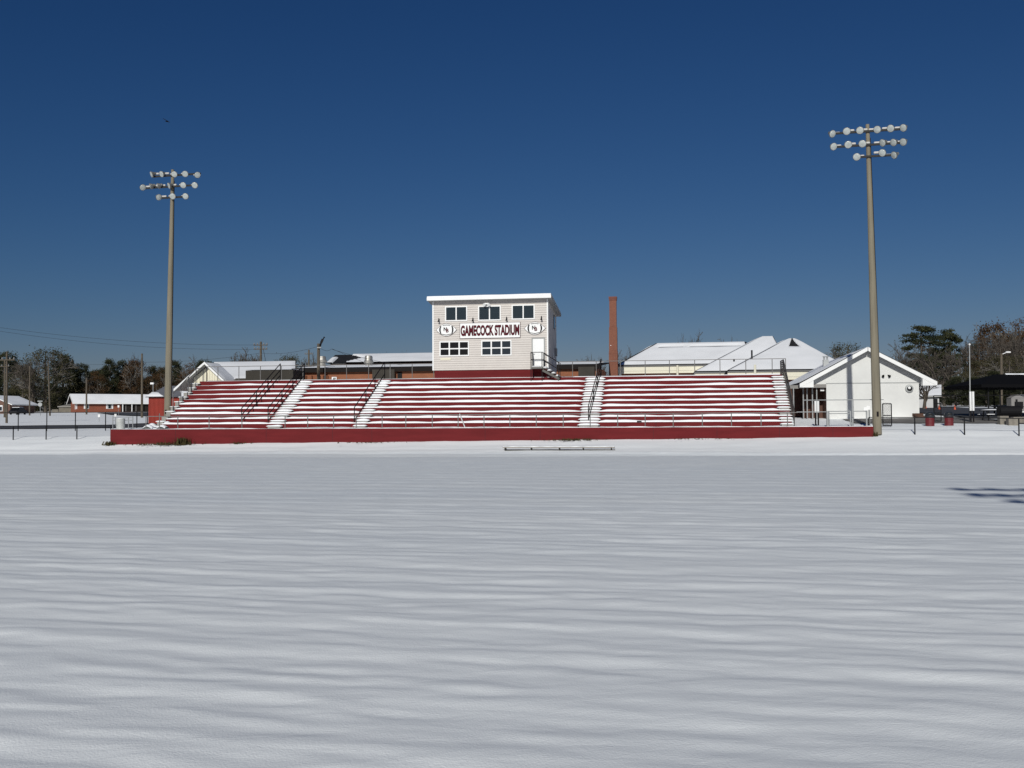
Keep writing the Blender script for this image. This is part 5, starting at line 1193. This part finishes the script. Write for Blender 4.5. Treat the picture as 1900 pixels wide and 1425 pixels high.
def tree(kind, px, py, Y, wpx, label, group, v=None, base_y=None):
    pr = PROTO[kind][(v if v is not None else trng.randrange(99)) % len(PROTO[kind])]
    b = base(px, Y); top = A(px, py, Y); h = max(1.5, top.z - b.z) / 10.0; wd = wpx / F * Y / (5.8 if kind != "bare_tree" else 6.5)
    o = pr if pr.name not in used else copy_tree(pr); used.add(pr.name)
    o.location = b; o.scale = (wd, wd, h); o.rotation_euler = (0, 0, trng.uniform(0, 6.28)); tag(o, label, "tree", group)
GL, GM, GR = "trees behind the ranch house and the road", "bare trees behind the school roofs", "trees behind the right parking lot"
LEFT = [("evergreen_tree", 12, 655, 300, 62, "dark evergreen tree cut by the left picture edge, behind the brick house"), ("evergreen_tree", -22, 660, 310, 60, "dark evergreen tree mostly outside the left picture edge"),
 ("oak_tree", 42, 676, 290, 52, "thin olive oak left of the biggest oak, behind the snowy car"), ("oak_tree", 84, 648, 280, 92, "biggest oak of the left woods, with pale limbs above the street sign"), ("bare_tree", 62, 656, 276, 60, "bare tree with pale twigs in front of the biggest oak"),
 ("evergreen_tree", 118, 660, 295, 62, "dark evergreen right behind the leaning wooden pole"), ("evergreen_tree", 150, 676, 300, 50, "low rounded evergreen left of the short wooden pole"), ("russet_tree", 178, 690, 290, 46, "russet tree in the dip above the ranch house roof"),
 ("evergreen_tree", 203, 668, 300, 44, "square topped dark evergreen above the middle of the ranch house"), ("evergreen_tree", 226, 670, 305, 46, "dark evergreen above the ranch house porch"), ("russet_tree", 252, 668, 295, 58, "russet tree behind the tall wooden pole by the red shed"),
 ("bare_tree", 247, 654, 310, 40, "faint bare tree top above the russet tree"), ("evergreen_tree", 283, 680, 300, 40, "small evergreen behind the street lamp at the red shed"), ("russet_tree", 300, 684, 290, 46, "russet tree immediately left of the left floodlight pole"), ("evergreen_tree", 326, 671, 300, 46, "dark evergreen immediately right of the left floodlight pole"),
 ("russet_tree", 352, 676, 290, 52, "rounded russet tree above the left slope of the cream gable"), ("evergreen_tree", 378, 669, 305, 52, "broad dark evergreen behind the peak of the cream gable"), ("bare_tree", 364, 655, 320, 34, "wispy bare tree top above the cream gable"), ("russet_tree", 132, 690, 308, 40, "low russet tree at the left end of the ranch house"), ("evergreen_tree", 185, 686, 318, 60, "dark evergreen half hidden behind the russet tree in the dip"), ("evergreen_tree", 240, 684, 318, 60, "dark evergreen between the ranch house porch tree and the russet tree"), ("evergreen_tree", 305, 682, 318, 60, "dark evergreen half hidden behind the left floodlight pole"),
 ("evergreen_tree", 60, 715, 308, 50, "low dark thicket behind the street sign"), ("evergreen_tree", 98, 712, 308, 44, "low dark thicket behind the small grey shed"), ("evergreen_tree", 30, 716, 308, 44, "low dark thicket behind the snowy car"), ("evergreen_tree", 270, 705, 308, 60, "low dark evergreen behind the ranch house porch roof"), ("evergreen_tree", 165, 712, 308, 60, "low dark evergreen behind the ranch house ridge"), ("russet_tree", 215, 712, 308, 60, "low russet shrub tree behind the middle of the ranch house ridge"), ("evergreen_tree", 325, 705, 308, 60, "low dark evergreen behind the red shed roof"), ("evergreen_tree", 370, 705, 308, 50, "low dark evergreen behind the left rake of the cream gable")]
for i, a in enumerate(LEFT): tree(*a, GL, v=i)
MID = [("bare_tree", 440, 643, 230, 62, "wide bare tree left of the crossarm pole"), ("bare_tree", 498, 655, 240, 40, "bare tree just right of the crossarm pole"), ("bare_tree", 466, 655, 250, 40, "thin bare tree behind the crossarm pole"), ("oak_tree", 534, 660, 250, 62, "low brushy tree above the dark canopy block"), ("bare_tree", 570, 653, 250, 40, "bare tree behind the distant transformer pole"),
 ("bare_tree", 734, 648, 260, 40, "bare tree tips above the taller school wing"), ("bare_tree", 1113, 654, 190, 34, "bare tree immediately left of the brick chimney"), ("bare_tree", 1162, 640, 190, 52, "bare tree immediately right of the brick chimney"), ("bare_tree", 1268, 617, 230, 22, "narrow bare tree above the long brick block ridge"), ("bare_tree", 1298, 611, 230, 40, "bushy bare tree above the long brick block ridge"), ("bare_tree", 1366, 622, 240, 36, "bare tree tips left of the middle hip roof peak"), ("oak_tree", 1572, 638, 240, 70, "low brushy tree between the peaked block and the white gable"), ("evergreen_tree", 1118, 690, 130, 20, "small dark evergreen at the foot of the brick chimney"), ("bare_tree", 1090, 660, 210, 30, "faint bare tree above the low wing right of the press box")]
for i, a in enumerate(MID): tree(*a, GM, v=i)
RIGHT = [("oak_tree", 1818, 634, 225, 56, "olive tree filling the gap just right of the flagpole top"), ("evergreen_tree", 1872, 622, 230, 84, "dark evergreen behind the street lamp and the tall russet trees"), ("evergreen_tree", 1738, 646, 222, 72, "dark evergreen between the trunks of the two pines"), ("pine_tree", 1712, 606, 205, 92, "tall pine with a flat layered crown just right of the white gable roof"), ("pine_tree", 1764, 612, 215, 66, "second flat crowned pine, left of the thin flagpole"), ("bare_tree", 1672, 628, 200, 50, "bare tree just above the right slope of the white gable"), ("bare_tree", 1754, 640, 170, 74, "large grey bare tree in front of the two pines"),
 ("bare_tree", 1806, 618, 215, 60, "bare tree right behind the thin flagpole"), ("russet_tree", 1846, 600, 210, 84, "tall russet tree behind the street lamp pole"), ("russet_tree", 1893, 596, 200, 66, "tall russet tree cut by the right picture edge"), ("bare_tree", 1832, 606, 195, 70, "bare tree in front of the tall russet tree"), ("bare_tree", 1880, 606, 185, 70, "bare tree above the ridge of the black shelter"),
 ("oak_tree", 1826, 668, 175, 66, "olive tree behind the left slope of the black shelter"), ("oak_tree", 1872, 660, 170, 80, "broad olive tree behind the black shelter"), ("evergreen_tree", 1850, 690, 150, 70, "low evergreen seen under the black shelter roof"), ("evergreen_tree", 1896, 690, 150, 60, "low evergreen at the right picture edge under the shelter"), ("evergreen_tree", 1808, 700, 152, 56, "dark evergreen thicket behind the white sleeved posts"), ("evergreen_tree", 1774, 700, 155, 52, "dark evergreen thicket left of the white sleeved posts"),
 ("evergreen_tree", 1752, 690, 185, 40, "dark evergreen below the second pine"), ("evergreen_tree", 1722, 690, 190, 50, "dark evergreen below the tall layered pine"), ("oak_tree", 1795, 690, 165, 40, "olive shrub tree behind the flagpole foot"), ("bare_tree", 1715, 690, 108, 66, "small bare crooked tree by the right corner of the white building"), ("evergreen_tree", 1935, 640, 190, 70, "evergreen tree just outside the right picture edge"), ("evergreen_tree", 1690, 680, 210, 50, "dark evergreen half hidden by the white gable eave"), ("evergreen_tree", 1830, 716, 140, 50, "lowest dark thicket behind the parking lot snow"), ("evergreen_tree", 1875, 718, 140, 60, "low dark thicket behind the picnic tables")]
for i, a in enumerate(RIGHT): tree(*a, GR, v=i)
for k in PROTO:
    for o in PROTO[k]:
        if o.name not in used:
            for ch in list(o.children): bpy.data.objects.remove(ch)
            bpy.data.objects.remove(o)
